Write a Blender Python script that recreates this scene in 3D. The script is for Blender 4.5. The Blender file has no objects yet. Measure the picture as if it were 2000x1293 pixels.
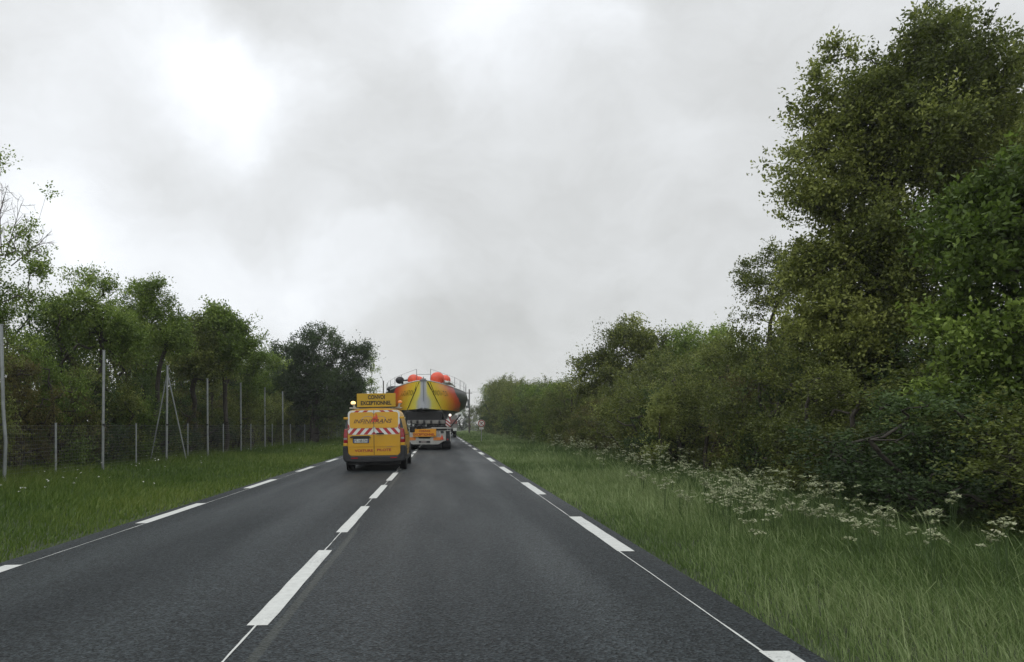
import bpy, math, random
import numpy as np
from mathutils import Vector, Matrix
from mathutils.bvhtree import BVHTree
R = math.radians
S = bpy.context.scene
COL = S.collection

# ------------------------------------------------------------------ camera, sky, sun, exposure
F, CX, CY, H = 1400.0, 858.0, 830.0, 1.40     # focal length and vanishing point in photo pixels, eye height
cam_d = bpy.data.cameras.new('camera'); cam = bpy.data.objects.new('camera', cam_d); COL.objects.link(cam)
cam.location = (0, 0, H); cam.rotation_euler = (R(90), 0, 0)
cam_d.sensor_width = 36; cam_d.lens = 36*F/2000
cam_d.shift_x = (1000-CX)/2000; cam_d.shift_y = (CY-646.5)/2000
cam_d.clip_start = .1; cam_d.clip_end = 6000
S.camera = cam
S.render.resolution_x = 1024; S.render.resolution_y = 662
S.view_settings.view_transform = 'Standard'; S.view_settings.look = 'None'
S.view_settings.exposure = 0.0; S.view_settings.gamma = 1

W = bpy.data.worlds.new('World'); S.world = W; W.use_nodes = True
nt = W.node_tree; N = nt.nodes; L = nt.links; N.clear()
def nd(tree, t, **k):
    n = tree.nodes.new(t)
    for a, b in k.items():
        if a.startswith('i_'): n.inputs[int(a[2:])].default_value = b
        else: setattr(n, a, b)
    return n
def mth(tree, op, a, b=None, c=None, clamp=False):
    n = tree.nodes.new('ShaderNodeMath'); n.operation = op; n.use_clamp = clamp
    for i, v in enumerate((a, b, c)):
        if v is None: continue
        if isinstance(v, (int, float)): n.inputs[i].default_value = v
        else: tree.links.new(v, n.inputs[i])
    return n.outputs[0]
SUN_EL, SUN_ROT = R(48), R(-35)
tc = nd(nt, 'ShaderNodeTexCoord')
n1 = nd(nt, 'ShaderNodeTexNoise'); n1.inputs['Scale'].default_value = 4.2; n1.inputs['Detail'].default_value = 8; n1.inputs['Roughness'].default_value = .55
L.new(tc.outputs['Generated'], n1.inputs['Vector'])
sub = nd(nt, 'ShaderNodeVectorMath', operation='SUBTRACT'); sub.inputs[1].default_value = (.5, .5, .5); L.new(n1.outputs['Color'], sub.inputs[0])
scl = nd(nt, 'ShaderNodeVectorMath', operation='SCALE'); scl.inputs['Scale'].default_value = .22; L.new(sub.outputs[0], scl.inputs[0])
add = nd(nt, 'ShaderNodeVectorMath', operation='ADD'); L.new(tc.outputs['Generated'], add.inputs[0]); L.new(scl.outputs[0], add.inputs[1])
nrm = nd(nt, 'ShaderNodeVectorMath', operation='NORMALIZE'); L.new(add.outputs[0], nrm.inputs[0])
def spot(x, y, rad, amp):                      # a thin place or a thick place in the cloud deck, by compass direction
    v = Vector(((x-CX)/F, 1, (CY-y)/F)).normalized()
    d = nd(nt, 'ShaderNodeVectorMath', operation='DOT_PRODUCT'); d.inputs[1].default_value = v; L.new(nrm.outputs[0], d.inputs[0])
    k = 1.0/(1-math.cos(R(rad)))
    e = mth(nt, 'MULTIPLY', mth(nt, 'SUBTRACT', d.outputs['Value'], 1.0), k)
    return mth(nt, 'MULTIPLY', mth(nt, 'EXPONENT', e), amp)
SPOTS = [(500, 215, 4.2, .32), (430, 120, 3.2, .2), (300, 70, 4.2, .16), (120, 150, 6, .12), (60, 440, 7, .2), (200, 480, 5, .15), (420, 540, 5, .22), (640, 545, 5, .22),
         (800, 540, 3.5, .14), (1000, 50, 4.5, .24), (1160, 40, 2.6, .12), (860, 20, 3.5, .16), (1310, 290, 2.6, .08), (1210, 120, 3, .08), (1080, 560, 3, .05), (300, 400, 4, -.08), (520, 30, 3, -.07), (700, 240, 4, -.04), (900, 330, 8, -.03), (1400, 200, 10, -.03), (860, 650, 7, -.10), (1250, 480, 9, -.04), (560, 450, 3, -.05), (1000, 700, 8, -.08), (720, 600, 3.5, -.05)]
tot = None
for s in SPOTS:
    v = spot(*s); tot = v if tot is None else mth(nt, 'ADD', tot, v)
n2 = nd(nt, 'ShaderNodeTexNoise'); n2.inputs['Scale'].default_value = 5; n2.inputs['Detail'].default_value = 6; n2.inputs['Roughness'].default_value = .62
mp = nd(nt, 'ShaderNodeMapping'); mp.inputs['Scale'].default_value = (1, 1, 1.8); L.new(nrm.outputs[0], mp.inputs['Vector']); L.new(mp.outputs[0], n2.inputs['Vector'])
val = mth(nt, 'ADD', mth(nt, 'ADD', tot, .77), mth(nt, 'MULTIPLY', mth(nt, 'SUBTRACT', n2.outputs['Fac'], .5), .34))
sep = nd(nt, 'ShaderNodeSeparateXYZ'); L.new(tc.outputs['Generated'], sep.inputs[0])
zen = nd(nt, 'ShaderNodeMapRange', interpolation_type='SMOOTHSTEP'); zen.inputs[1].default_value = .5; zen.inputs[2].default_value = .95
zen.inputs[3].default_value = 1.0; zen.inputs[4].default_value = 2.1; L.new(sep.outputs['Z'], zen.inputs[0])
val = mth(nt, 'MULTIPLY', mth(nt, 'MAXIMUM', val, .3), zen.outputs[0])
cr = nd(nt, 'ShaderNodeValToRGB'); cr.color_ramp.elements[0].position = .6; cr.color_ramp.elements[0].color = (.985, 1, .985, 1)
cr.color_ramp.elements[1].position = .95; cr.color_ramp.elements[1].color = (.97, 1, 1.03, 1); L.new(val, cr.inputs[0])
cs = nd(nt, 'ShaderNodeVectorMath', operation='SCALE'); L.new(cr.outputs[0], cs.inputs[0]); L.new(val, cs.inputs['Scale'])
sky = nd(nt, 'ShaderNodeTexSky', sky_type='NISHITA'); sky.sun_disc = False; sky.sun_elevation = SUN_EL; sky.sun_rotation = SUN_ROT
bg1 = nd(nt, 'ShaderNodeBackground'); bg1.inputs['Strength'].default_value = .96; L.new(cs.outputs[0], bg1.inputs['Color'])
bg2 = nd(nt, 'ShaderNodeBackground'); bg2.inputs['Strength'].default_value = .004; L.new(sky.outputs[0], bg2.inputs['Color'])
ads = nd(nt, 'ShaderNodeAddShader'); L.new(bg1.outputs[0], ads.inputs[0]); L.new(bg2.outputs[0], ads.inputs[1])
wo = nd(nt, 'ShaderNodeOutputWorld'); L.new(ads.outputs[0], wo.inputs[0])
sd = bpy.data.lights.new('sun', 'SUN'); sd.energy = .5; sd.angle = R(30); sd.color = (1, .97, .92)
so = bpy.data.objects.new('sun', sd); COL.objects.link(so); so.rotation_euler = (R(42), 0, R(-35+180+180))

# ------------------------------------------------------------------ helpers
def tag(o, label=None, cat=None, group=None, kind=None):
    if label: o['label'] = label
    if cat: o['category'] = cat
    if group: o['group'] = group
    if kind: o['kind'] = kind
    return o
def empty(name, loc, rz=0, **k):
    o = bpy.data.objects.new(name, None); o.empty_display_size = .2; COL.objects.link(o)
    o.location = loc; o.rotation_euler = (0, 0, rz); tag(o, **k); return o
def mat(name, rgb, rough=.5, metal=0, var=.12, scale=3.0, bump=0, emit=0, coat=0, ecol=None):
    m = bpy.data.materials.new(name); m.use_nodes = True; t = m.node_tree; b = t.nodes['Principled BSDF']
    co = nd(t, 'ShaderNodeTexCoord'); n = nd(t, 'ShaderNodeTexNoise'); n.inputs['Scale'].default_value = scale; n.inputs['Detail'].default_value = 6
    t.links.new(co.outputs['Object'], n.inputs['Vector'])
    r = nd(t, 'ShaderNodeValToRGB'); r.color_ramp.elements[0].position = .3; r.color_ramp.elements[1].position = .7
    r.color_ramp.elements[0].color = tuple(c*(1-var) for c in rgb)+(1,); r.color_ramp.elements[1].color = tuple(min(1, c*(1+var*.6)) for c in rgb)+(1,)
    t.links.new(n.outputs['Fac'], r.inputs[0]); t.links.new(r.outputs[0], b.inputs['Base Color'])
    b.inputs['Roughness'].default_value = rough; b.inputs['Metallic'].default_value = metal
    if coat: b.inputs['Coat Weight'].default_value = coat; b.inputs['Coat Roughness'].default_value = .15
    if bump:
        bp = nd(t, 'ShaderNodeBump'); bp.inputs['Strength'].default_value = bump; bp.inputs['Distance'].default_value = .02
        t.links.new(n.outputs['Fac'], bp.inputs['Height']); t.links.new(bp.outputs[0], b.inputs['Normal'])
    if emit: b.inputs['Emission Color'].default_value = (*(ecol or rgb), 1); b.inputs['Emission Strength'].default_value = emit
    return m

class MB:
    def __init__(s): s.v = []; s.f = []; s.m = []
    def poly(s, pts, mi=0):
        i = len(s.v); s.v += [tuple(p) for p in pts]; s.f.append(tuple(range(i, i+len(pts)))); s.m.append(mi)
    def box(s, x0, x1, y0, y1, z0, z1, mi=0):
        i = len(s.v); s.v += [(x, y, z) for z in (z0, z1) for y in (y0, y1) for x in (x0, x1)]
        for f in ((0, 2, 3, 1), (4, 5, 7, 6), (0, 1, 5, 4), (2, 6, 7, 3), (0, 4, 6, 2), (1, 3, 7, 5)): s.f.append(tuple(i+k for k in f)); s.m.append(mi)
        return s
    def tube(s, p0, p1, r0, r1=None, n=10, mi=0, caps=True):
        r1 = r0 if r1 is None else r1; p0 = Vector(p0); p1 = Vector(p1); d = (p1-p0).normalized()
        a = d.orthogonal().normalized(); b = d.cross(a); i = len(s.v)
        for p, r in ((p0, r0), (p1, r1)):
            for k in range(n):
                t = 2*math.pi*k/n; s.v.append(tuple(p+a*math.cos(t)*r+b*math.sin(t)*r))
        for k in range(n): s.f.append((i+k, i+(k+1) % n, i+n+(k+1) % n, i+n+k)); s.m.append(mi)
        if caps: s.f.append(tuple(i+k for k in range(n))[::-1]); s.f.append(tuple(i+n+k for k in range(n))); s.m += [mi, mi]
        return s
    def lathe(s, c, axis, prof, n=24, mi=0):
        c = Vector(c); d = Vector(axis).normalized(); a = d.orthogonal().normalized(); b = d.cross(a); i = len(s.v); m = len(prof)
        for (h, r) in prof:
            for k in range(n):
                t = 2*math.pi*k/n; s.v.append(tuple(c+d*h+a*math.cos(t)*r+b*math.sin(t)*r))
        for j in range(m-1):
            for k in range(n): s.f.append((i+j*n+k, i+j*n+(k+1) % n, i+(j+1)*n+(k+1) % n, i+(j+1)*n+k)); s.m.append(mi)
        s.f.append(tuple(i+k for k in range(n))[::-1]); s.f.append(tuple(i+(m-1)*n+k for k in range(n))); s.m += [mi, mi]
        return s
    def ball(s, c, r, sx=1, sy=1, sz=1, n=16, mi=0):
        i = len(s.v); m = n//2
        for j in range(m+1):
            ph = math.pi*j/m
            for k in range(n):
                t = 2*math.pi*k/n; s.v.append((c[0]+r*sx*math.sin(ph)*math.cos(t), c[1]+r*sy*math.sin(ph)*math.sin(t), c[2]+r*sz*math.cos(ph)))
        for j in range(m):
            for k in range(n): s.f.append((i+j*n+k, i+(j+1)*n+k, i+(j+1)*n+(k+1) % n, i+j*n+(k+1) % n)); s.m.append(mi)
        return s
    def plate(s, pts2, y, t=.004, mi=0, yf=None):     # 2D outline in x,z extruded towards the viewer
        n = len(pts2); i = len(s.v); g = yf or (lambda z: 0)
        for (x, z) in pts2: s.v.append((x, y+g(z)-t, z))
        for (x, z) in pts2: s.v.append((x, y+g(z), z))
        s.f.append(tuple(range(i, i+n))); s.f.append(tuple(range(i+n, i+2*n))[::-1]); s.m += [mi, mi]
        for k in range(n): s.f.append((i+k, i+n+k, i+n+(k+1) % n, i+(k+1) % n)); s.m.append(mi)
        return s
    def loft(s, secs, mi=0, closed=False, cap=True):
        n = len(secs[0]); i = len(s.v)
        for c in secs: s.v += [tuple(p) for p in c]
        for j in range(len(secs)-1):
            for k in range(n if closed else n-1):
                s.f.append((i+j*n+k, i+j*n+(k+1) % n, i+(j+1)*n+(k+1) % n, i+(j+1)*n+k)); s.m.append(mi)
        if cap: s.f.append(tuple(range(i, i+n))[::-1]); s.f.append(tuple(i+(len(secs)-1)*n+k for k in range(n))); s.m += [mi, mi]
        return s
    def build(s, name, mats, parent=None, smooth=False, bevel=0, sub=0, **k):
        me = bpy.data.meshes.new(name); me.from_pydata(s.v, [], s.f)
        mats = mats if isinstance(mats, (list, tuple)) else [mats]
        for m in mats: me.materials.append(m)
        me.polygons.foreach_set('material_index', s.m)
        if smooth: me.polygons.foreach_set('use_smooth', [True]*len(s.f))
        me.update(); o = bpy.data.objects.new(name, me); COL.objects.link(o); o.parent = parent
        if bevel: b = o.modifiers.new('bevel', 'BEVEL'); b.width = bevel; b.segments = 2; b.limit_method = 'ANGLE'; b.angle_limit = R(40)
        if sub: q = o.modifiers.new('sub', 'SUBSURF'); q.levels = sub; q.render_levels = sub
        if smooth and not sub:
            try: me.set_sharp_from_angle(angle=R(40))
            except Exception: pass
        tag(o, **k); return o
def each(mb, name, mats, parent, **k):
    par = list(range(len(mb.v)))
    def fd(i):
        while par[i] != i: par[i] = par[par[i]]; i = par[i]
        return i
    for f in mb.f:
        for v in f[1:]: par[fd(v)] = fd(f[0])
    g = {}
    for f, mi in zip(mb.f, mb.m): g.setdefault(fd(f[0]), []).append((f, mi))
    for fs in g.values():
        q = MB(); ix = {}
        for f, mi in fs:
            for v in f:
                if v not in ix: ix[v] = len(q.v); q.v.append(mb.v[v])
            q.f.append(tuple(ix[v] for v in f)); q.m.append(mi)
        q.build(name, mats, parent, **k)
def rrect(x0, x1, z0, z1, r, n=5):
    p = []
    for (cx, cz, a) in ((x1-r, z0+r, -90), (x1-r, z1-r, 0), (x0+r, z1-r, 90), (x0+r, z0+r, 180)):
        for k in range(n+1): t = R(a+90*k/n); p.append((cx+r*math.cos(t), cz+r*math.sin(t)))
    return p
def clip(poly, x0, x1, z0, z1):
    for ax, lim, sg in ((0, x0, 1), (0, x1, -1), (1, z0, 1), (1, z1, -1)):
        out = []
        for i in range(len(poly)):
            a, b = poly[i-1], poly[i]; da, db = sg*(a[ax]-lim), sg*(b[ax]-lim)
            if (da >= 0) != (db >= 0):
                t = da/(da-db); out.append((a[0]+(b[0]-a[0])*t, a[1]+(b[1]-a[1])*t))
            if db >= 0: out.append(b)
        poly = out
        if not poly: return poly
    return poly
def text_mesh(body, x0, x1, z0, z1, y, name, m, parent, yf=None, offset=.02, shear=0, proj=None, **k):
    cu = bpy.data.curves.new('t', 'FONT'); cu.body = body; cu.offset = offset; cu.shear = shear; cu.resolution_u = 3
    o = bpy.data.objects.new('t', cu); COL.objects.link(o); dg = bpy.context.evaluated_depsgraph_get(); dg.update()
    me = bpy.data.meshes.new_from_object(o.evaluated_get(dg)); bpy.data.objects.remove(o)
    xs = [v.co.x for v in me.vertices]; zs = [v.co.y for v in me.vertices]
    a, b, c, d = min(xs), max(xs), min(zs), max(zs)
    for v in me.vertices:
        X = x0+(v.co.x-a)/(b-a)*(x1-x0); Z = z0+(v.co.y-c)/(d-c)*(z1-z0)
        Y = y+(yf(Z) if yf else 0)
        if proj:
            q = proj(X, Z)
            if q is not None: X, Y, Z = q
        v.co = (X, Y, Z)
    me.materials.clear(); me.materials.append(m); me.name = name
    ob = bpy.data.objects.new(name, me); COL.objects.link(ob); ob.parent = parent; tag(ob, **k); return ob

def curve_x(y): 
    return np.asarray(y, float)*0.0        # dead straight road
# ------------------------------------------------------------------ materials of the setting
def asphalt_mat():
    m = bpy.data.materials.new('asphalt'); m.use_nodes = True; t = m.node_tree; b = t.nodes['Principled BSDF']; lk = t.links.new
    co = nd(t, 'ShaderNodeTexCoord')
    fine = nd(t, 'ShaderNodeTexNoise'); fine.inputs['Scale'].default_value = 26; fine.inputs['Detail'].default_value = 5; fine.inputs['Roughness'].default_value = .9
    lk(co.outputs['Object'], fine.inputs['Vector'])
    vor = nd(t, 'ShaderNodeTexVoronoi'); vor.inputs['Scale'].default_value = 52; lk(co.outputs['Object'], vor.inputs['Vector'])
    big = nd(t, 'ShaderNodeTexNoise'); big.inputs['Scale'].default_value = .5; big.inputs['Detail'].default_value = 5; mpg = nd(t, 'ShaderNodeMapping')
    mpg.inputs['Scale'].default_value = (1.8, .22, 1); lk(co.outputs['Object'], mpg.inputs['Vector']); lk(mpg.outputs[0], big.inputs['Vector'])
    r = nd(t, 'ShaderNodeValToRGB'); e = r.color_ramp.elements; e[0].position = .3; e[0].color = (.010, .0135, .015, 1); e[1].position = .7; e[1].color = (.042, .050, .054, 1)
    lk(fine.outputs['Fac'], r.inputs[0])
    sp = nd(t, 'ShaderNodeValToRGB'); e = sp.color_ramp.elements; e[0].position = .0; e[0].color = (1, 1, 1, 1); e[1].position = .16; e[1].color = (0, 0, 0, 1)
    lk(vor.outputs['Distance'], sp.inputs[0])
    wn = nd(t, 'ShaderNodeTexWhiteNoise'); lk(vor.outputs['Position'], wn.inputs['Vector'])
    g = mth(t, 'MULTIPLY', mth(t, 'GREATER_THAN', wn.outputs['Value'], .9), sp.outputs[0])
    mx = nd(t, 'ShaderNodeMixRGB', blend_type='MIX'); lk(mth(t, 'MULTIPLY', g, .3), mx.inputs[0]); mx.inputs[2].default_value = (.2, .2, .19, 1)
    ag = nd(t, 'ShaderNodeMapRange'); ag.inputs[3].default_value = .35; ag.inputs[4].default_value = 1.75; lk(mth(t, 'POWER', wn.outputs['Value'], 1.6), ag.inputs[0])
    mg = nd(t, 'ShaderNodeVectorMath', operation='SCALE'); lk(r.outputs[0], mg.inputs[0]); lk(ag.outputs[0], mg.inputs['Scale']); lk(mg.outputs[0], mx.inputs[1])
    br = nd(t, 'ShaderNodeMapRange'); br.inputs[1].default_value = .3; br.inputs[2].default_value = .7; br.inputs[3].default_value = .78; br.inputs[4].default_value = 1.15; lk(big.outputs['Fac'], br.inputs[0])
    sx0 = nd(t, 'ShaderNodeSeparateXYZ'); lk(co.outputs['Object'], sx0.inputs[0]); tr_ = None
    for xc in (-3.75, -2.15, -.45, 1.15):
        dd = mth(t, 'DIVIDE', mth(t, 'SUBTRACT', sx0.outputs['X'], xc), .28); g_ = mth(t, 'EXPONENT', mth(t, 'MULTIPLY', mth(t, 'MULTIPLY', dd, dd), -1.0))
        tr_ = g_ if tr_ is None else mth(t, 'ADD', tr_, g_)
    brt = mth(t, 'ADD', br.outputs[0], mth(t, 'MULTIPLY', tr_, .22))
    # worn, rough seam beside the centre line
    sx = nd(t, 'ShaderNodeSeparateXYZ'); lk(co.outputs['Object'], sx.inputs[0])
    wob = mth(t, 'ADD', sx.outputs['X'], mth(t, 'MULTIPLY', mth(t, 'SUBTRACT', fine.outputs['Fac'], .5), .09))
    seam = mth(t, 'LESS_THAN', mth(t, 'ABSOLUTE', mth(t, 'ADD', wob, 1.115)), .035)
    seam = mth(t, 'MULTIPLY', seam, mth(t, 'GREATER_THAN', big.outputs['Fac'], .45))
    m3 = nd(t, 'ShaderNodeMixRGB', blend_type='MIX'); lk(mth(t, 'MULTIPLY', seam, .5), m3.inputs[0]); m3.inputs[2].default_value = (.075, .08, .07, 1)
    m2 = nd(t, 'ShaderNodeVectorMath', operation='SCALE'); lk(mx.outputs[0], m2.inputs[0]); lk(brt, m2.inputs['Scale'])
    lk(m2.outputs[0], m3.inputs[1]); lk(m3.outputs[0], b.inputs['Base Color']); b.inputs['Specular IOR Level'].default_value = .15
    rr = nd(t, 'ShaderNodeMapRange'); rr.inputs[1].default_value = .3; rr.inputs[2].default_value = .7; rr.inputs[3].default_value = .62; rr.inputs[4].default_value = .42; lk(big.outputs['Fac'], rr.inputs[0])
    lk(mth(t, 'SUBTRACT', rr.outputs[0], mth(t, 'MULTIPLY', tr_, .07)), b.inputs['Roughness'])
    bp = nd(t, 'ShaderNodeBump'); bp.inputs['Strength'].default_value = .8; bp.inputs['Distance'].default_value = .02; lk(vor.outputs['Distance'], bp.inputs['Height']); lk(bp.outputs[0], b.inputs['Normal'])
    return m
M = {}
M['asphalt'] = asphalt_mat()
M['marking'] = mat('marking_paint', (.54, .55, .52), .55, var=.12, scale=12, bump=.2)
def wear(m):
    t = m.node_tree; b = t.nodes['Principled BSDF']; src = b.inputs['Base Color'].links[0].from_socket
    co = nd(t, 'ShaderNodeTexCoord'); n = nd(t, 'ShaderNodeTexNoise'); n.inputs['Scale'].default_value = 40; n.inputs['Detail'].default_value = 6; n.inputs['Roughness'].default_value = .75; t.links.new(co.outputs['Object'], n.inputs['Vector'])
    n2 = nd(t, 'ShaderNodeTexNoise'); n2.inputs['Scale'].default_value = 1.1; t.links.new(co.outputs['Object'], n2.inputs['Vector'])
    f = mth(t, 'ADD', n.outputs['Fac'], mth(t, 'MULTIPLY', n2.outputs['Fac'], .5)); r = nd(t, 'ShaderNodeMapRange'); r.inputs[1].default_value = .84; r.inputs[2].default_value = .98; t.links.new(f, r.inputs[0])
    mx = nd(t, 'ShaderNodeMixRGB'); t.links.new(mth(t, 'MULTIPLY', r.outputs[0], .75), mx.inputs[0]); t.links.new(src, mx.inputs[1]); mx.inputs[2].default_value = (.09, .095, .095, 1); t.links.new(mx.outputs[0], b.inputs['Base Color'])
wear(M['marking'])
M['soil'] = mat('verge_soil', (.035, .05, .018), .95, var=.5, scale=2.5, bump=.6)
M['yellow'] = mat('yellow_paint', (.58, .31, .006), .36, var=.08, scale=1.5, coat=.2)
M['sign_yellow'] = mat('sign_yellow', (.52, .32, .015), .45, var=.06, scale=3)
M['amber_board'] = mat('amber_board', (.72, .31, .01), .45, var=.06, scale=3)
M['black'] = mat('black_paint', (.012, .012, .014), .45, var=.3)
M['plastic'] = mat('dark_plastic', (.014, .015, .017), .55, var=.25, scale=4)
M['glass'] = mat('dark_glass', (.012, .014, .016), .08, var=.2, coat=.5)
M['white'] = mat('white_film', (.62, .64, .60), .4, var=.08, scale=5)
M['redfilm'] = mat('red_film', (.36, .015, .022), .4, var=.1, scale=5)
M['lamp_red'] = mat('lamp_red', (.30, .008, .015), .15, var=.25, scale=9, coat=.6)
M['redtext'] = mat('red_lettering', (.30, .03, .015), .5)
M['browntext'] = mat('dark_lettering', (.10, .045, .02), .5)
M['flame'] = mat('flame_red', (.55, .06, .01), .45, var=.3, scale=20)
M['grey'] = mat('grey_film', (.28, .25, .24), .5)
M['tyre'] = mat('tyre_rubber', (.012, .012, .013), .8, var=.3, scale=20, bump=.3)
M['rim'] = mat('steel_rim', (.22, .22, .23), .4, .7)
M['galv'] = mat('galvanised_steel', (.30, .32, .32), .5, .35, var=.2, scale=6)
M['steel'] = mat('stainless_tube', (.16, .17, .18), .35, .6)
M['trailer_white'] = mat('trailer_white', (.42, .42, .39), .5, var=.25, scale=4)
M['trailer_dirty'] = mat('trailer_grey', (.22, .215, .20), .6, var=.35, scale=5)
M['chassis'] = mat('chassis_black', (.02, .02, .02), .6, var=.4, scale=4)
M['orange'] = mat('orange_vinyl', (.72, .085, .035), .45, var=.12, scale=4)
M['amber'] = mat('amber_reflector', (.62, .21, .04), .3, var=.15, scale=12)
M['beacon'] = mat('beacon_amber', (.75, .25, .06), .2, var=.1, emit=.15)
M['beacon_lit'] = mat('beacon_lit', (.95, .6, .2), .2, emit=2.2, ecol=(1, .66, .25))
M['lamp_white'] = mat('lamp_lit_white', (.9, .85, .75), .2, emit=1.3, ecol=(1, .86, .7))
M['strap'] = mat('strap_black', (.02, .022, .015), .8)
M['plate'] = mat('plate_white', (.58, .60, .56), .4)
M['plate_blue'] = mat('plate_blue', (.08, .12, .3), .4)
M['bark'] = mat('bark', (.045, .038, .03), .9, var=.4, scale=9, bump=.8)
M['bare'] = mat('bare_twig_bark', (.14, .12, .10), .9, var=.3, scale=9)
M['wood'] = mat('weathered_wood', (.09, .08, .07), .9, var=.3, scale=9)

def leaf_mat(name, c0, c1, c2, trans=.38):
    m = bpy.data.materials.new(name); m.use_nodes = True; t = m.node_tree; b = t.nodes['Principled BSDF']; out = t.nodes['Material Output']; lk = t.links.new
    at = nd(t, 'ShaderNodeAttribute', attribute_name='tint')
    r = nd(t, 'ShaderNodeValToRGB'); e = r.color_ramp.elements; e[0].position = 0; e[0].color = (*c0, 1); e[1].position = 1; e[1].color = (*c2, 1)
    q = e.new(.5); q.color = (*c1, 1)
    lk(at.outputs['Fac'], r.inputs[0]); lk(r.outputs[0], b.inputs['Base Color']); b.inputs['Roughness'].default_value = .55
    b.inputs['Specular IOR Level'].default_value = .35
    tr = nd(t, 'ShaderNodeBsdfTranslucent'); lk(r.outputs[0], tr.inputs['Color']); mx = nd(t, 'ShaderNodeMixShader'); mx.inputs[0].default_value = trans
    lk(b.outputs[0], mx.inputs[1]); lk(tr.outputs[0], mx.inputs[2]); lk(mx.outputs[0], out.inputs[0]); return m
LM = {
 'oak': leaf_mat('oak_leaf', (.044, .060, .010), (.112, .142, .024), (.34, .375, .095)),
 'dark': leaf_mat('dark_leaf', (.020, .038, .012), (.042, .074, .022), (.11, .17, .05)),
 'fresh': leaf_mat('fresh_leaf', (.058, .095, .012), (.128, .20, .028), (.34, .43, .10)),
 'lime': leaf_mat('lime_leaf', (.08, .11, .02), (.16, .20, .04), (.28, .31, .09)),
 'bright': leaf_mat('bright_leaf', (.034, .056, .008), (.086, .14, .018), (.30, .40, .08)),
 'brown': leaf_mat('brown_leaf', (.052, .046, .016), (.095, .085, .026), (.19, .175, .05)),
 'olive': leaf_mat('olive_leaf', (.040, .055, .012), (.096, .120, .024), (.28, .32, .08)),
 'grassR': leaf_mat('verge_grass_pale', (.058, .10, .024), (.118, .185, .050), (.31, .38, .17), .35),
 'grassL': leaf_mat('verge_grass_green', (.04, .08, .010), (.085, .145, .018), (.17, .22, .045), .3),
 'umbel': leaf_mat('umbel_petal', (.18, .22, .09), (.32, .35, .20), (.54, .54, .38), .3),
 'daisy': leaf_mat('daisy_petal', (.6, .6, .5), (.7, .7, .65), (.8, .8, .75), .2),
 'stem': leaf_mat('herb_stem', (.04, .07, .02), (.06, .10, .03), (.10, .14, .05), .2),
}
def npmesh(name, V, Fq, tint, m, nper=4, smooth=False):
    me = bpy.data.meshes.new(name); V = np.ascontiguousarray(V, np.float32); nv = len(V); nf = len(Fq)
    me.vertices.add(nv); me.vertices.foreach_set('co', V.ravel())
    k = Fq.shape[1]; me.loops.add(nf*k); me.loops.foreach_set('vertex_index', np.ascontiguousarray(Fq, np.int32).ravel())
    me.polygons.add(nf); me.polygons.foreach_set('loop_start', np.arange(nf, dtype=np.int32)*k); me.polygons.foreach_set('loop_total', np.full(nf, k, np.int32))
    if tint is not None:
        a = me.attributes.new('tint', 'FLOAT', 'POINT'); a.data.foreach_set('value', np.ascontiguousarray(tint, np.float32))
    me.materials.append(m); me.update(calc_edges=True); return me
def link(name, me, parent=None, **k):
    o = bpy.data.objects.new(name, me); COL.objects.link(o); o.parent = parent; tag(o, **k); return o
def unit(a): return a/np.maximum(np.linalg.norm(a, axis=-1, keepdims=True), 1e-6)

def leaves_mesh(name, rng, C, Cout, twig, K, m, size, matl, ctint, aspect=.55, up=.35):
    n = len(C)
    d = unit(rng.normal(size=(n, K, 3))*.8 + Cout[:, None, :]*.75 + np.array([0, 0, up]))
    ln = twig*rng.uniform(.45, 1.15, (n, K, 1))*np.where(rng.uniform(size=(n, 1, 1)) > .86, 1.7, 1)
    t = rng.uniform(.12, 1.0, (n, K, m, 1))
    P = C[:, None, None, :] + d[:, :, None, :]*(ln[:, :, None, :]*t) + rng.normal(size=(n, K, m, 3))*size*.55
    P[..., 2] -= (t[..., 0]**2)*ln*.12
    ax = unit(d[:, :, None, :]*.6 + rng.normal(size=P.shape)*.7); nn = unit(rng.normal(size=P.shape)*.75+np.array([0, 0, .8]))
    sd = unit(np.cross(ax, nn)); Ls = size*rng.uniform(.6, 1.25, P.shape[:-1]+(1,))
    up3 = np.cross(sd, ax)
    p0 = P; p2 = P+ax*Ls; md = P+ax*Ls*.45+up3*Ls*.08; p1 = md+sd*Ls*aspect*.5; p3 = md-sd*Ls*aspect*.5
    V = np.stack([p0, p1, p2, p3], axis=-2).reshape(-1, 3); nf = len(V)//4
    Fq = np.arange(nf*4).reshape(-1, 4)
    tint = np.clip(ctint[:, None, None]*.6+rng.uniform(0, .3, (n, K, 1))+rng.uniform(0, .35, (n, K, m))-.1 + .25*(t[..., 0]-.6), 0, 1).reshape(-1)
    return npmesh(name, V, Fq, np.repeat(tint, 4), matl)

def wood_mesh(name, segs, matl, n=5):
    A = np.array([s[0] for s in segs]); B = np.array([s[1] for s in segs]); ra = np.array([s[2] for s in segs]); rb = np.array([s[3] for s in segs])
    d = unit(B-A); ref = np.where(np.abs(d[:, 2:3]) > .9, np.array([[1., 0, 0]]), np.array([[0., 0, 1]])); a = unit(np.cross(d, ref)); b = np.cross(d, a)
    th = np.arange(n)*2*np.pi/n; c = np.cos(th)[None, :, None]; s = np.sin(th)[None, :, None]
    ring = a[:, None, :]*c+b[:, None, :]*s
    V = np.concatenate([A[:, None, :]+ring*ra[:, None, None], B[:, None, :]+ring*rb[:, None, None]], axis=1).reshape(-1, 3)
    k = np.arange(n); base = np.stack([k, (k+1) % n, n+(k+1) % n, n+k], axis=1)
    Fq = (np.arange(len(A))[:, None, None]*2*n+base[None]).reshape(-1, 4)
    return npmesh(name, V, Fq, None, matl)

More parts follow.
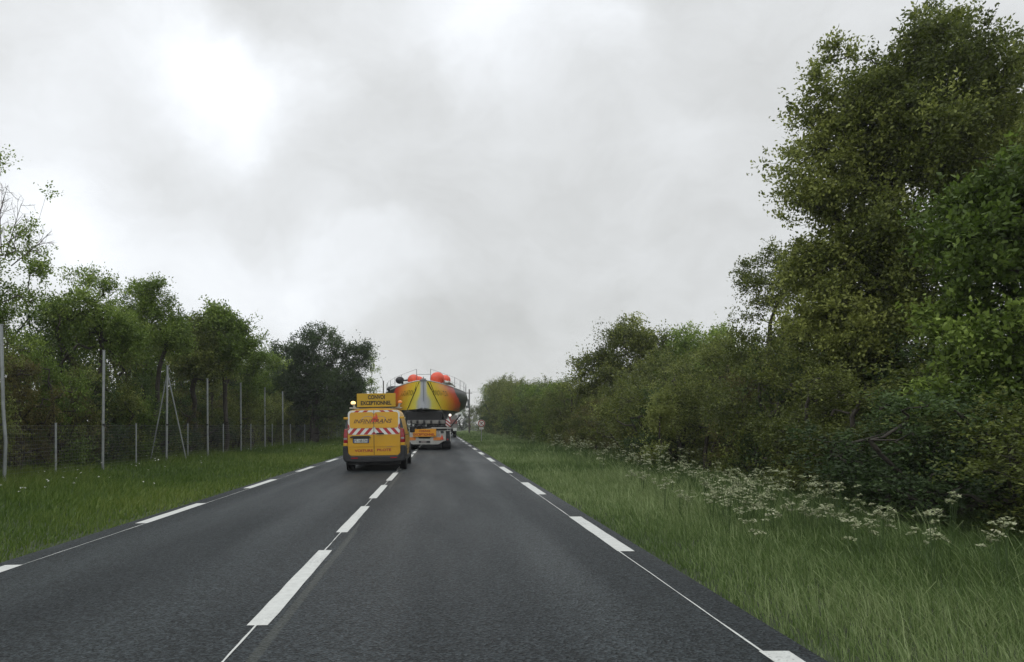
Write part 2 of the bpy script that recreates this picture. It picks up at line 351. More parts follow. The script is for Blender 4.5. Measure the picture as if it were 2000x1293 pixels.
TB = [None]
def crown_data(seed, base, blobs, ncl, zmin=.15, gap=.25, spread=.5, trunk_r=.14, trunks=1, lean=.3, per=11):
    """blobs: (x,y,z,rx,ry,rz) relative to base. Returns clump centres, outward dirs, wood segments."""
    rng = np.random.default_rng(seed); B = np.array(blobs, float)
    w = (B[:, 3]*B[:, 4]*B[:, 5])**.75; w /= w.sum(); idx = rng.choice(len(B), int(ncl*1.6), p=w); b = B[idx]
    nb = max(3, len(idx)//per); bi = rng.choice(len(B), nb, p=w); bi[:min(nb, len(B))] = np.arange(len(B))[:nb]; bb = B[bi]
    ub = unit(rng.normal(size=(nb, 3))); rb_ = spread+(.95-spread)*rng.uniform(0, 1, (nb, 1))**.6; BC = bb[:, :3]+ub*rb_*bb[:, 3:]
    br = np.clip((bb[:, 3]+bb[:, 5])*.5, .3, 9)**.6*(.34 if per < 14 else .30)*rng.uniform(.7, 1.3, nb)
    k_ = rng.choice(nb, len(idx), p=br**1.5/(br**1.5).sum()); ul = unit(rng.normal(size=(len(idx), 3))*np.array([1.1, 1.1, .8]))
    C = BC[k_]+ul*(br[k_]*rng.uniform(.2, 1.25, len(idx))**.8)[:, None]; u = unit(ul*.8+ub[k_]*.5)
    ph = rng.uniform(0, 6, 3); nz = np.sin(C[:, 0]*1.9+ph[0])*np.sin(C[:, 1]*1.7+ph[1])*np.sin(C[:, 2]*2.1+ph[2])
    keep = (C[:, 2] > zmin) & (nz > -1.2+gap*rng.uniform(.3, 1, len(C))); C = C[keep][:ncl]; u = u[keep][:ncl]
    cen = (B[:, :3]*w[:, None]).sum(0); top = B[:, 2].max()
    nodes = []; par = []
    for k in range(trunks):
        e = cen+rng.normal(size=3)*[lean, lean, 0]*(1 if trunks == 1 else 2.5); e[2] = top*.8; p = -1
        for j in range(8):
            t = j/7; q = np.array([e[0]*t, e[1]*t, e[2]*t])+rng.normal(size=3)*.05*(j > 0)*top*.25*np.array([1, 1, .2])
            nodes.append(q); par.append(p); p = len(nodes)-1
    nt0 = len(nodes); NA = np.zeros((nt0+2*len(C), 3)); NA[:nt0] = nodes; cnt = nt0
    dmin = np.linalg.norm(C[:, None, :]-NA[None, :nt0], axis=2).min(1); order = np.argsort(dmin)
    for i in order:
        c = C[i]; d = NA[:cnt]-c; dist = np.sqrt((d**2).sum(1))+np.maximum(d[:, 2], 0)*1.2; dist[:1] += 5
        j = int(dist.argmin()); mid = (NA[j]*.5+c*.5)+rng.normal(size=3)*.12*dist[j]-np.array([0, 0, .06*dist[j]])
        NA[cnt] = mid; par.append(j); NA[cnt+1] = c; par.append(cnt); cnt += 2
    load = np.ones(cnt); load[:nt0] = .5
    for i in range(cnt-1, -1, -1):
        if par[i] >= 0: load[par[i]] += load[i]
    rad = np.maximum(trunk_r*(load/load[0])**.62, .004)
    segs = [(NA[par[i]], NA[i], rad[par[i]] if par[i] < nt0 and i < nt0 else min(rad[par[i]], rad[i]*1.3), rad[i]) for i in range(cnt) if par[i] >= 0]
    TB[0] = dict(C=C); return rng, C, u, segs
TREES = [0]
def tree(label, cat, base, blobs, ncl=200, K=8, m=9, size=.07, twig=.5, leaf='oak', gap=.25, group=None, name='tree', trunk_r=.14, spread=.5, bare=None, seed=None, trunks=1, zmin=.15, aspect=.55, wood='bark', up=.35, per=11):
    TREES[0] += 1; seed = seed or TREES[0]*7+3
    rng, C, u, segs = crown_data(seed, base, blobs, ncl, zmin, gap, spread, trunk_r, trunks, per=per)
    root = empty(name, (base[0], base[1], base[2] if len(base) > 2 else -.12), label=label, cat=cat, group=group)
    if bare:                                   # leafless twigs sticking out
        for (bx, by, bz, dx, dy, dz) in bare:
            p = np.array([bx, by, bz]); d = np.array([dx, dy, dz]); segs.append((p, p+d*.5, .02, .014)); segs.append((p+d*.5, p+d+rng.normal(size=3)*.05, .014, .006))
            for _ in range(16):
                t = rng.uniform(.2, 1); q = p+d*t; e = unit(d+rng.normal(size=3)*np.linalg.norm(d)*.7)*rng.uniform(.2, .7); segs.append((q, q+e, .007, .003))
                for _ in range(3): q2 = q+e*rng.uniform(.4, 1); segs.append((q2, q2+unit(e+rng.normal(size=3)*.5)*.25, .004, .002))
    link('trunk', wood_mesh('trunk', segs, M[wood]), root)
    ct = np.clip(.5+.28*np.sin(C[:, 0]*1.3+seed)+.2*np.sin(C[:, 2]*1.7+seed*2)+rng.normal(size=len(C))*.18, 0, 1)
    link('crown', leaves_mesh('crown', rng, C, u, twig, K, m, size, LM[leaf], ct, aspect, up), root)
    return root
def PX(px, py, d): return ((px-CX)*d/F, d, H-(py-CY)*d/F)
def ptree(label, cat, px, d, blobs, **k):
    """blobs in photo pixels at depth d: (px, py, rx, ry[, depth offset])"""
    bx = (px-CX)*d/F; out = []
    for b in blobs:
        dd = d+(b[4] if len(b) > 4 else 0); X, Y, Z = PX(b[0], b[1], dd); rx = b[2]*dd/F; rz = b[3]*dd/F
        out.append((X-bx, Y-d, Z+.12, rx, (rx+rz)*.5, rz))
    return tree(label, cat, (bx, d), out, **k)

# ------------------------------------------------------------------ ground, road, markings
def ground():
    ys = np.concatenate([np.arange(-12, 60, 1.0), np.arange(60, 200, 4.0), np.array([220, 260, 320, 400, 600, 900, 1500, 2500, 4000])])
    xs = np.concatenate([[-2500, -900, -300, -120, -60, -35], np.arange(-24, 24.1, .5), [35, 60, 120, 300, 900, 2500]])
    X, Y = np.meshgrid(xs, ys); Z = np.full(X.shape, -.13)
    Z += .04*np.sin(X*.9+Y*.35)*np.sin(Y*.5)*(np.abs(X) > 5)
    road = (X > -6.4) & (X < 4.2); Z[road] = -.13
    Z += np.clip((np.abs(X)-7)/6, 0, 1)*.1
    V = np.stack([X+curve_x(Y), Y, Z], -1).reshape(-1, 3); ny, nx = X.shape
    i = np.arange((ny-1)*(nx-1)); r_, c_ = i//(nx-1), i % (nx-1); a = r_*nx+c_
    me = npmesh('ground', V, np.stack([a, a+1, a+nx+1, a+nx], 1), None, M['soil']); link('ground', me, kind='structure')
def rz(x): return -.024*max(0, -1.27-x)      # cross fall of the left lane
def road():
    b = MB(); xs = [-4.95, -4.72, -3.4, -2.3, -1.27, 0, 1.2, 2.30, 2.5]; secs = []
    for y in [-10, 0, 10, 20, 40, 60]+list(range(80, 420, 10)):
        c = float(curve_x(y)); secs.append([(x+c, y, (-.2 if x in (-4.95, 2.5) else rz(x))) for x in xs])
    b.loft(secs, cap=False); b.build('road', M['asphalt'], kind='structure', smooth=False)
def markings():
    b = MB(); jit = random.Random(4)
    def dash(x0, x1, y0, y1):
        n = max(1, int((y1-y0)/1.5)); e = .004
        c0, c1 = float(curve_x(y0)), float(curve_x(y1))
        pts = []
        k = 9
        for i in range(k+1): t = i/k; pts.append((x0+c0*(1-t)+c1*t+jit.uniform(-.004, .004), y0+(y1-y0)*t, rz(x0)+e))
        for i in range(k, -1, -1): t = i/k; pts.append((x1+c0*(1-t)+c1*t+jit.uniform(-.004, .004), y0+(y1-y0)*t, rz(x1)+e))
        m = len(pts)//2
        for i in range(m-1): b.poly([pts[i], pts[-1-i], pts[-2-i], pts[i+1]])
    for k in range(-1, 30): dash(1.975, 2.16, 7.93+6.5*k, 10.93+6.5*k)
    for k in range(-2, 30): dash(-4.57, -4.38, 10.75+5.95*k, 13.5+5.95*k)
    y = 5.0
    for k in range(-2, 45): dash(-1.345, -1.195, 5.0+4.333*k, 8.0+4.333*k)
    for (x, ys) in ((1.985, [(7.93+6.5*k-3.5, 7.93+6.5*k) for k in range(-1, 9)]), (-4.40, [(10.75+5.95*k-3.2, 10.75+5.95*k) for k in range(-1, 5)]), (-1.285, [(5+4.333*k-1.333, 5+4.333*k) for k in range(-1, 6)])):
        for (a, c) in ys: dash(x, x+.012, a, c)
    b.build('road_markings', M['marking'], kind='structure')
ground(); road(); markings()

# ------------------------------------------------------------------ yellow pilot van
def wheel(parent, x, y, r, w, side, name='wheel'):
    b = MB(); s = side
    b.lathe((x, y, r), (s, 0, 0), [(-w, r*.7), (-w, r*.94), (-w+.03, r), (-.03, r), (0, r*.95), (0, r*.68), (-.03, r*.62)], 28)
    o = b.build(name, M['tyre'], parent, smooth=True)
    c = MB(); c.lathe((x, y, r), (s, 0, 0), [(-.05, r*.64), (-.012, r*.62), (-.03, r*.5), (-.04, r*.2), (-.005, r*.18), (0, .01)], 20)
    c.build('rim', M['rim'], o, smooth=True); return o
def van():
    t = empty('van', (-1.985, 22, -.018), label='yellow van with red and white striped rear doors and a roof sign', cat='van')
    t.rotation_euler = (0, R(-1.0), 0)
    yf = lambda z: max(0, z-1.1)*.13
    half = [(0, .34), (.80, .34), (.90, .40), (.935, .62), (.94, .95), (.915, 1.18), (.865, 1.45), (.80, 1.70), (.755, 1.82), (.68, 1.89), (.45, 1.925), (0, 1.94)]
    def sec(y, sx=1, top=None, zsc=None, first=False):
        pts = []
        for (x, z) in half:
            zz = z if top is None or z <= .95 else .95+(z-.95)*(top-.95)/(1.94-.95)
            xx = x*sx; pts.append((xx, y+(yf(z) if first else 0), zz))
        l = [(-p[0], p[1], p[2]) for p in pts[::-1]][:-1]
        return l[:-0 or None]+pts
    secs = [sec(0, .955, first=True), sec(.06, .985, first=True), sec(.5, 1), sec(1.6, 1.0, 1.945), sec(2.8, 1, 1.94), sec(3.35, .99, 1.86), sec(3.8, .985, 1.56), sec(4.2, .98, 1.25), sec(4.75, .95, 1.06), sec(5.0, .88, .97), sec(5.1, .8, .8)]
    b = MB(); b.loft(secs); b.build('body', M['yellow'], t, smooth=True)
    # doors
    for s in (-1, 1):
        d = MB(); x0, x1 = (-.80, -.006) if s < 0 else (.006, .80)
        pts = []
        r = .10
        if s < 0: pts = [(x1, .49), (x1, 1.875)]+[(x0+.12+.12*math.cos(R(a)), 1.755+.12*math.sin(R(a))) for a in range(90, 181, 15)]+[(x0, 1.1)]+[(x0+r+r*math.cos(R(a))+.03*(a-180)/90, .59+r*math.sin(R(a))) for a in range(180, 271, 15)]
        else: pts = [(x0, 1.875), (x0, .49)]+[(x1-r+r*math.cos(R(a))-.03*(-a)/90*1, .59+r*math.sin(R(a))) for a in range(-90, 1, 15)]+[(x1, 1.1)]+[(x1-.12+.12*math.cos(R(a)), 1.755+.12*math.sin(R(a))) for a in range(0, 91, 15)]
        # split at z=1.1 so that the panel follows the lean of the tail
        lo = clip(pts, -2, 2, 0, 1.1); up = clip(pts, -2, 2, 1.1, 3)
        d.plate(lo, -.002, .022); d.plate(up, -.002, .022, yf=yf)
        dr = d.build('rear_door', M['yellow'], t)
        # lower crease
        c = MB(); c.plate([(x0+.02, .76), (x1-.01, .76), (x1-.01, .775), (x0+.02, .775)], -.024, .010)
        c.build('crease', M['yellow'], dr)
    Y = -.026
    def up(name, pts, m, y=Y, th=.003, par=t, **k):
        b = MB(); b.plate(pts, y, th, yf=yf); return b.build(name, m, par, **k)
    # striped film: white ground, red bars leaning away from the centre
    w = MB(); w.plate(rrect(-.798, .798, 1.125, 1.87, .11), Y+.001, .003, yf=yf)
    film = w.build('warning_film', M['white'], t)
    rb = MB(); p = .235; wd = .118; sl = .17
    for s in (-1, 1):
        for i in range(-1, 5):
            a = .03+i*p
            q = [(s*a, 1.325), (s*(a+wd), 1.325), (s*(a+wd+sl), 1.13), (s*(a+sl), 1.13)]
            q = clip(q, -.795, .795, 1.13, 1.325)
            q = clip(q, *( (0.002, .795) if s > 0 else (-.795, -.002)), 1.13, 1.325)
            if len(q) > 2: rb.plate(q if s < 0 else q[::-1], Y-.003, .002, yf=yf)
        for i in range(0, 3):
            a = .16+i*.26
            q = clip([(s*a, 1.866), (s*(a+.13), 1.866), (s*(a+.22), 1.80), (s*(a+.09), 1.80)], -.70, .70, 1.80, 1.866)
            if len(q) > 2: rb.plate(q if s < 0 else q[::-1], Y-.003, .002, yf=yf)
        q = [(s*.797, 1.34), (s*.797, 1.46), (s*.755, 1.41), (s*.755, 1.325), (s*.74, 1.325)]
        rb.plate(q if s < 0 else q[::-1], Y-.003, .002, yf=yf)
    each(rb, 'red_stripe', M['redfilm'], film)
    pn = MB(); 
    for (a, c) in ((-.745, -.006), (.006, .745)):
        pn.plate(rrect(a, c, 1.325, 1.815, .075), Y-.006, .006, yf=yf)
    pn.build('window_panel', M['yellow'], t)
    Y2 = Y-.013
    text_mesh('INFINITRANS', -.62, .56, 1.475, 1.60, Y2-.0055, 'lettering', M['browntext'], t, yf=yf, shear=.35, offset=.008)
    g = MB()
    for s in (-1, 1):
        cx = s*.19
        arc = []
        for a in range(0, 181, 12): arc.append((cx+.19*math.cos(R(a)), 1.575+.12*math.sin(R(a))))
        for i in range(len(arc)-1):
            a, c = arc[i], arc[i+1]; k = .90
            ai = (cx+(a[0]-cx)*k, 1.575+(a[1]-1.575)*k); ci = (cx+(c[0]-cx)*k, 1.575+(c[1]-1.575)*k)
            g.plate([ci, c, a, ai][::-1], Y2, .002, yf=yf)
    g.build('emblem_arcs', M['grey'], t)
    f = MB()
    for (cx, h, wd) in ((-.005, .17, .05), (.065, .24, .065)):
        f.plate([(cx-wd*.6, 1.56), (cx+wd*.8, 1.56), (cx+wd, 1.62), (cx+wd*.5, 1.56+h*.7), (cx-.005, 1.56+h), (cx-wd*.2, 1.56+h*.6), (cx-wd*.8, 1.62)], Y2-.0025, .002, yf=yf)
    f.plate([(-.09, 1.50), (.16, 1.52), (.12, 1.60), (-.05, 1.59)], Y2-.0022, .001, yf=yf)
    f.build('flame_emblem', M['flame'], t)
    u = MB(); u.plate([(-.36, 1.452), (.30, 1.462), (.30, 1.468), (-.36, 1.458)], Y2, .002, yf=yf); u.build('underline', M['browntext'], t)
    text_mesh('VOITURE', -.60, -.035, .595, .675, -.027, 'lettering', M['redtext'], t, offset=.03)
    text_mesh('PILOTE', .09, .52, .61, .69, -.027, 'lettering', M['redtext'], t, offset=.03)
    h = MB(); h.plate([(.08, 1.135), (.30, 1.135), (.31, 1.16), (.28, 1.175), (.10, 1.175), (.07, 1.16)], -.03, .03); h.build('door_handle', M['black'], t, bevel=.006)
    h = MB(); h.plate([(-.74, 1.035), (-.09, 1.035), (-.10, 1.06), (-.16, 1.09), (-.66, 1.09), (-.73, 1.06)], -.022, .045); h.build('plate_lamp_bar', M['plastic'], t, bevel=.008)
    h = MB(); h.plate(rrect(-.65, -.15, .865, 1.03, .03), -.024, .006); q = h.build('plate_recess', M['plastic'], t)
    h = MB(); h.plate(rrect(-.63, -.165, .885, .995, .012), -.031, .006); npl = h.build('number_plate', M['plate'], t)
    h = MB(); h.plate([(-.63, .885), (-.60, .885), (-.60, .995), (-.63, .995)], -.0375, .001); h.plate([(-.195, .885), (-.165, .885), (-.165, .995), (-.195, .995)], -.0375, .001); each(h, 'plate_band', M['plate_blue'], npl)
    text_mesh('FS-168-DN', -.59, -.205, .90, .98, -.0385, 'lettering', M['black'], npl, offset=.01)
    h = MB(); h.plate([(.38, .745), (.56, .75), (.56, .757), (.38, .752)], -.035, .003); h.build('model_badge', M['grey'], t)
    for s in (-1, 1):
        def mir(p): p = [(s*x, z) for x, z in p]; return p if s > 0 else p[::-1]
        b = MB(); b.plate(mir([(.805, 1.33), (.905, 1.30), (.86, 1.5), (.80, 1.73), (.745, 1.85), (.70, 1.875), (.76, 1.80), (.803, 1.70)]), -.002, .012, yf=yf); b.build('rear_pillar_trim', M['glass'], t)
        b = MB(); b.loft([[(s*x, y, z) for (x, y, z) in r_] for r_ in (
            [(.808, -.03, 1.30), (.90, -.02, 1.30), (.925, .12, 1.30), (.80, .12, 1.30)], [(.808, -.035, 1.12), (.925, -.02, 1.12), (.955, .14, 1.12), (.80, .12, 1.12)],
            [(.808, -.035, .95), (.93, -.02, .95), (.957, .12, .95), (.80, .12, .95)], [(.808, -.03, .875), (.93, -.015, .875), (.955, .1, .875), (.80, .12, .875)])], closed=True)
        tl = b.build('tail_light', M['lamp_red'], t, bevel=.008)
        b = MB(); b.box(*sorted((s*.825, s*.925)), -.04, .0, .985, 1.035); b.build('reversing_lens', M['grey'], tl)
        b = MB(); b.box(*sorted((s*.81, s*.945)), -.028, .1, .785, .87); b.build('corner_panel', M['yellow'], t, bevel=.012)
        b = MB(); b.box(*sorted((s*.79, s*.93)), -.045+.07, .06+.05, 1.60, 1.67); b.build('hinge', M['yellow'], t, bevel=.01)
        b = MB(); b.box(*sorted((s*.50, s*.70)), -.085, -.06, .395, .43); b.build('rear_reflector', M['lamp_red'], t)
    b = MB(); b.plate([(-.007, .50), (.007, .50), (.007, 1.1), (-.007, 1.1)], -.031, .002); b.plate([(-.007, 1.1), (.007, 1.1), (.007, 1.87), (-.007, 1.87)], -.0395, .002, yf=yf); each(b, 'door_seam', M['black'], t)
    # bumper with a cut-out for the doors
    b = MB(); o = [(-.955, .78), (-.955, .40), (-.90, .30), (-.45, .27), (.45, .27), (.90, .30), (.955, .40), (.955, .78), (.81, .78), (.80, .56), (.72, .475), (-.72, .475), (-.80, .56), (-.81, .78)]
    b.plate(o, .10, .17); b.box(.86, .957, .1, .55, .36, .76); b.box(-.957, -.86, .1, .55, .36, .76); b.build('rear_bumper', M['plastic'], t, bevel=.03)
    b = MB(); b.box(-.78, .78, .15, 4.9, .20, .345); b.tube((-.3, .05, .24), (-.3, .5, .24), .03); b.build('underbody', M['chassis'], t)
    for s in (-1, 1):
        for y in (1.0, 4.2):
            b = MB(); b.lathe((s*.90, y, .36), (s, 0, 0), [(0, .42), (.046, .42), (.05, .40), (.05, .01)], 28); b.build('wheel_arch', M['chassis'], t, smooth=True)
            wheel(t, s*.955, y, .34, .23, s)
        sill = MB(); sill.box(*sorted((s*.90, s*.945)), 1.45, 3.75, .28, .42); sill.build('side_sill', M['plastic'], t, bevel=.02)
        # side glass and panel lines
        g = MB()
        def sp(y, z):       # point on the flank
            for i in range(len(half)-1):
                if half[i][1] <= z <= half[i+1][1] and half[i+1][0] > .7:
                    k = (z-half[i][1])/(half[i+1][1]-half[i][1]); return (s*(half[i][0]+(half[i+1][0]-half[i][0])*k+.008), y, z)
            return (s*.8, y, z)
        for (y0, y1, zt) in ((2.72, 3.72, 1.62),):
            rows = [[sp(y0, z) for z in (1.2, 1.3, 1.45, zt)], [sp(y1-.35, z) for z in (1.2, 1.3, 1.45, zt)], [sp(y1, z) for z in (1.2, 1.24, 1.28, 1.3)]]
            g.loft(rows, cap=False)
        g.build('side_window', M['glass'], t)
        g = MB(); 
        for zz in (1.08, .60): g.loft([[sp(y, zz), sp(y, zz+.02)] for y in (.5, 1.5, 2.6, 3.7)], cap=False)
        for yy in (1.55, 2.65, 3.75): g.loft([[sp(yy, z), sp(yy+.014, z)] for z in (.45, .95, 1.18, 1.45, 1.68)], cap=False)
        g.build('panel_line', M['plastic'], t)
        g = MB(); g.box(*sorted((s*.95, s*1.13)), 3.62, 3.72, 1.13, 1.36); g.build('mirror', M['plastic'], t, bevel=.03)
    g = MB(); g.poly([(-.72, 3.42, 1.83), (.72, 3.42, 1.83), (.80, 4.16, 1.29), (-.80, 4.16, 1.29)]); g.build('windscreen', M['glass'], t)
    # roof rack: bar, sign, beacons
    r = MB(); r.box(-.78, .80, .30, .36, 1.935, 1.975); r.box(-.78, .80, 1.5, 1.56, 1.95, 1.985); each(r, 'roof_bar', M['trailer_white'], t, bevel=.005)
    b = MB(); b.box(-.53, .67, .20, .235, 1.975, 2.395); bo = b.build('roof_sign', M['sign_yellow'], t, bevel=.006)
    b = MB(); b.box(-.55, .69, .19, .245, 1.955, 1.975); b.box(-.40, -.36, .235, .33, 1.96, 2.3); b.box(.5, .54, .235, .33, 1.96, 2.3); b.build('sign_bracket', M['chassis'], bo)
    text_mesh('CONVOI', -.19, .34, 2.215, 2.345, .1975, 'lettering', M['black'], bo, offset=.035)
    text_mesh('EXCEPTIONNEL', -.41, .54, 2.035, 2.165, .1975, 'lettering', M['black'], bo, offset=.035)
    for (x, m, lb) in ((-.66, 'beacon_lit', 'lit amber beacon'), (.80, 'beacon', 'unlit orange beacon')):
        b = MB(); b.tube((x*.95, .33, 1.97), (x*.98, .33, 2.06), .035); b.lathe((x, .33, 2.05), (0, 0, 1), [(0, .05), (.03, .055)], 16); bs = b.build('beacon', M['trailer_white'], t, smooth=True, label=lb)
        b = MB(); b.lathe((x, .33, 2.08), (0, 0, 1), [(0, .065), (.04, .075), (.075, .06), (.09, .01)], 18); b.build('lens', M[m], bs, smooth=True)
van()

# ------------------------------------------------------------------ low-loader with the yacht
TX, TY = (838-CX)*40/F, 40.0
def truck():
    t = empty('truck', (TX, TY, 0), label='low-loader lorry with white tail panel and orange board, carrying the yacht', cat='truck')
    q = lambda px: (px-838)/35.0
    zz = lambda py: H-(py-830)/35.0
    b = MB(); b.box(-1.0, 1.0, .3, 15, .95, 1.18); b.box(-.45, -.25, .2, 16, .7, .95); b.box(.25, .45, .2, 16, .7, .95); b.box(-1.2, 1.2, 8, 13.5, .75, .95)
    b.build('chassis', M['chassis'], t, bevel=.01)
    b = MB(); b.box(-1.22, q(869), .1, .4, zz(827.5), zz(820.5)); b.box(-1.2, 1.2, 3, 3.25, zz(827), zz(821)); b.box(-1.2, 1.2, 8, 8.25, 1.35, 1.7); b.box(-1.2, 1.2, 12, 12.25, 1.35, 1.7)
    each(b, 'cross_beam', M['trailer_dirty'], t, bevel=.008); cb = t
    b = MB()
    for px in (803, 815, 828, 842, 858): b.box(q(px)-.05, q(px)+.06, .04, .1, zz(827), zz(821)); b.tube((q(px), .02, zz(824)), (q(px), .05, zz(824)), .035)
    each(b, 'bracket', M['chassis'], cb)
    b = MB()
    for px, r_ in ((806, .12), (818, .16), (828, .13), (846, .1), (862, .12)): b.lathe((q(px), .25, zz(832)), (1, 0, 0), [(-.14, r_*.8), (-.12, r_), (.12, r_), (.14, r_*.8)], 14)
    b.tube((-1.1, .3, 1.3), (1.0, .3, 1.33), .03); b.tube((-1.1, .2, 1.38), (1.0, .35, 1.22), .02); b.box(q(862), q(868), .15, .4, zz(834), zz(829))
    each(b, 'winch_gear', M['plastic'], t, smooth=True)
    b = MB(); b.tube((q(807), .08, zz(834)), (q(807), .08, zz(829)), .022); b.tube((q(805), .08, zz(830)), (q(809.5), .08, zz(830)), .02); b.tube((q(832), .1, zz(833)), (q(832), .1, zz(829)), .02)
    each(b, 'valve_handle', M['white'], t)
    b = MB(); b.box(q(842), q(880), -.02, .5, zz(837.2), zz(834.8)); b.box(-1.2, q(842), .3, .5, zz(838), zz(836)); b.build('deck_edge', M['trailer_white'], t, bevel=.006)
    b = MB(); b.box(q(850), q(880), .02, .3, zz(841.5), zz(840)); b.build('deck_edge_rail', M['trailer_white'], t)
    # tail panel with chamfered lower corner
    b = MB(); b.plate([(q(800), zz(840)), (q(800), zz(866)), (q(807), zz(868)), (q(856), zz(868)), (q(866), zz(862)), (q(871), zz(861)), (q(871), zz(840))], .10, .08); b.build('tail_panel', M['trailer_white'], t, bevel=.01)
    b = MB(); b.plate([(q(816), zz(853)), (q(819), zz(856.5)), (q(839), zz(856.5)), (q(843), zz(853))], .018, .01); b.build('recess', M['chassis'], t)
    b = MB(); b.plate([(q(818), zz(861)), (q(818), zz(865)), (q(840), zz(865)), (q(840), zz(861))], .018, .012); pl = b.build('rear_plate', M['plastic'], t)
    b = MB(); b.plate([(q(822), zz(861.7)), (q(822), zz(864.5)), (q(833), zz(864.5)), (q(833), zz(861.7))], .005, .004); b.build('plate_face', M['grey'], pl)
    b = MB(); b.plate([(q(806.5), zz(853)), (q(852), zz(852.5)), (q(852), zz(837.5)), (q(806.5), zz(838.5))], -.03, .03); bd = b.build('convoy_board', M['amber_board'], t, bevel=.006)
    text_mesh('CONVOI', q(818), q(840), zz(844.0), zz(839.8), -.064, 'lettering', M['redtext'], bd, offset=.035)
    text_mesh('EXCEPTIONNEL', q(807.5), q(849.5), zz(851.0), zz(846.2), -.064, 'lettering', M['redtext'], bd, offset=.035)
    for (a, c) in ((846.5, 862), (800, 812)):
        b = MB(); b.plate([(q(a), zz(860)), (q(c), zz(860)), (q(c), zz(854)), (q(a), zz(854))], .018, .012); b.build('amber_reflector', M['amber'], t)
    b = MB(); b.plate([(q(859.5), zz(858.5)), (q(866.5), zz(858.5)), (q(863.3), zz(848.5))], .018, .02); b.build('triangle_reflector', M['orange'], t)
    b = MB(); b.plate([(q(854.3), zz(852)), (q(859), zz(852)), (q(859), zz(847)), (q(854.3), zz(847))], .018, .004); b.plate([(q(854.3), zz(846)), (q(857.5), zz(846)), (q(857.5), zz(841.8)), (q(854.3), zz(841.8))], .018, .004); each(b, 'sticker', M['grey'], t)
    b = MB(); b.plate([(q(860.5), zz(845.5)), (q(866.5), zz(845.5)), (q(866.5), zz(841.8)), (q(860.5), zz(841.8))], .018, .04); b.build('latch', M['chassis'], t, bevel=.01)
    b = MB(); b.box(q(871.5), q(878.5), .0, .2, zz(862), zz(842)); b.build('tail_lamp_housing', M['plastic'], t, bevel=.01)
    b = MB(); b.lathe((q(874.3), 0, zz(858.5)), (0, -1, 0), [(0, .045), (.03, .04), (.035, .01)], 14); b.build('tail_lamp', M['lamp_red'], t, smooth=True)
    b = MB(); b.box(q(879), q(880), -.02, .1, zz(862), zz(837.5)); b.box(q(867.5), q(869.5), -.02, .05, zz(860), zz(843)); each(b, 'tail_post', M['trailer_white'], t)
    # striped panel and beacon mast
    b = MB(); o = [(q(871), zz(819)), (q(870.3), zz(831)), (q(871.5), zz(832.5)), (q(878), zz(833)), (q(879.5), zz(831)), (q(879.5), zz(822)), (q(876), zz(817))]
    b.plate(o, -.05, .02); sp_ = b.build('marker_panel', M['white'], t)
    b = MB()
    for k in range(3):
        z0 = zz(818.5+k*6); c = clip([(q(870.6), z0), (q(870.6), z0-.09), (q(879.3), z0-.09-.2), (q(879.3), z0-.2)], q(870.6), q(879.3), zz(832.3), zz(818))
        if len(c) > 2: b.plate(c, -.072, .004)
    each(b, 'red_stripe', M['redfilm'], sp_)
    b = MB(); b.tube((q(878.7), -.02, zz(834)), (q(879), -.02, zz(813)), .035); ms = b.build('beacon_mast', M['redfilm'], t)
    b = MB(); b.ball((q(879), -.02, zz(811)), .075); b.build('beacon_lens', M['lamp_white'], ms, smooth=True)
    # wheels, mudflaps
    for s in (-1, 1):
        b = MB(); b.box(*sorted((s*.80, s*1.2)), .3, .33, .25, .75); b.build('mudflap', M['tyre'], t)
        for y in (1.1, 2.4, 3.7, 5.0, 14.6, 16.0):
            wheel(t, s*1.22, y, .48 if y > 10 else .42, .5, s)
    b = MB(); b.box(-1.1, 1.1, .9, 5.2, .35, .6); b.build('axle_group', M['chassis'], t)
    # folding outrigger under the hull, right hand side
    b = MB(); b.loft([[(q(889), .1, zz(809.2)), (q(889), .5, zz(809.2)), (q(889), .5, zz(808)), (q(889), .1, zz(808))], [(q(902), .1, zz(809.5)), (q(902), .5, zz(809.5)), (q(902.5), .5, zz(804)), (q(902.5), .1, zz(804))]], closed=True)
    b.box(q(900.6), q(903.8), .1, .2, zz(816.5), zz(807.5)); b.build('outrigger_head', M['white'], t, bevel=.01)
    b = MB(); b.tube((q(902), .15, zz(807)), (q(880), .15, zz(834)), .035); b.tube((q(881), .1, zz(848)), (q(884), .1, zz(844)), .04); each(b, 'outrigger_strut', M['chassis'], t)
    # tractor unit under the bow overhang of the far end
    b = MB(); b.loft([[(x, y, z) for (x, z) in ((-1.22, .9), (1.22, .9), (1.24, 1.6), (1.15, 2.1), (-1.15, 2.1), (-1.24, 1.6))] for y in (14.4, 16.4, 16.7)], closed=True); b.build('cab', M['trailer_white'], t, bevel=.05)
    b = MB(); b.box(-1.05, 1.05, 14.37, 14.4, 1.5, 1.95); b.build('cab_rear_window', M['glass'], t)
    b = MB()
    for y in (2.5, 7.0, 11.5):
        for x in (-1, 1): b.box(x*.9-.1, x*.9+.1, y, y+.4, 1.15, 1.9)
    each(b, 'cradle_support', M['chassis'], t)
truck()

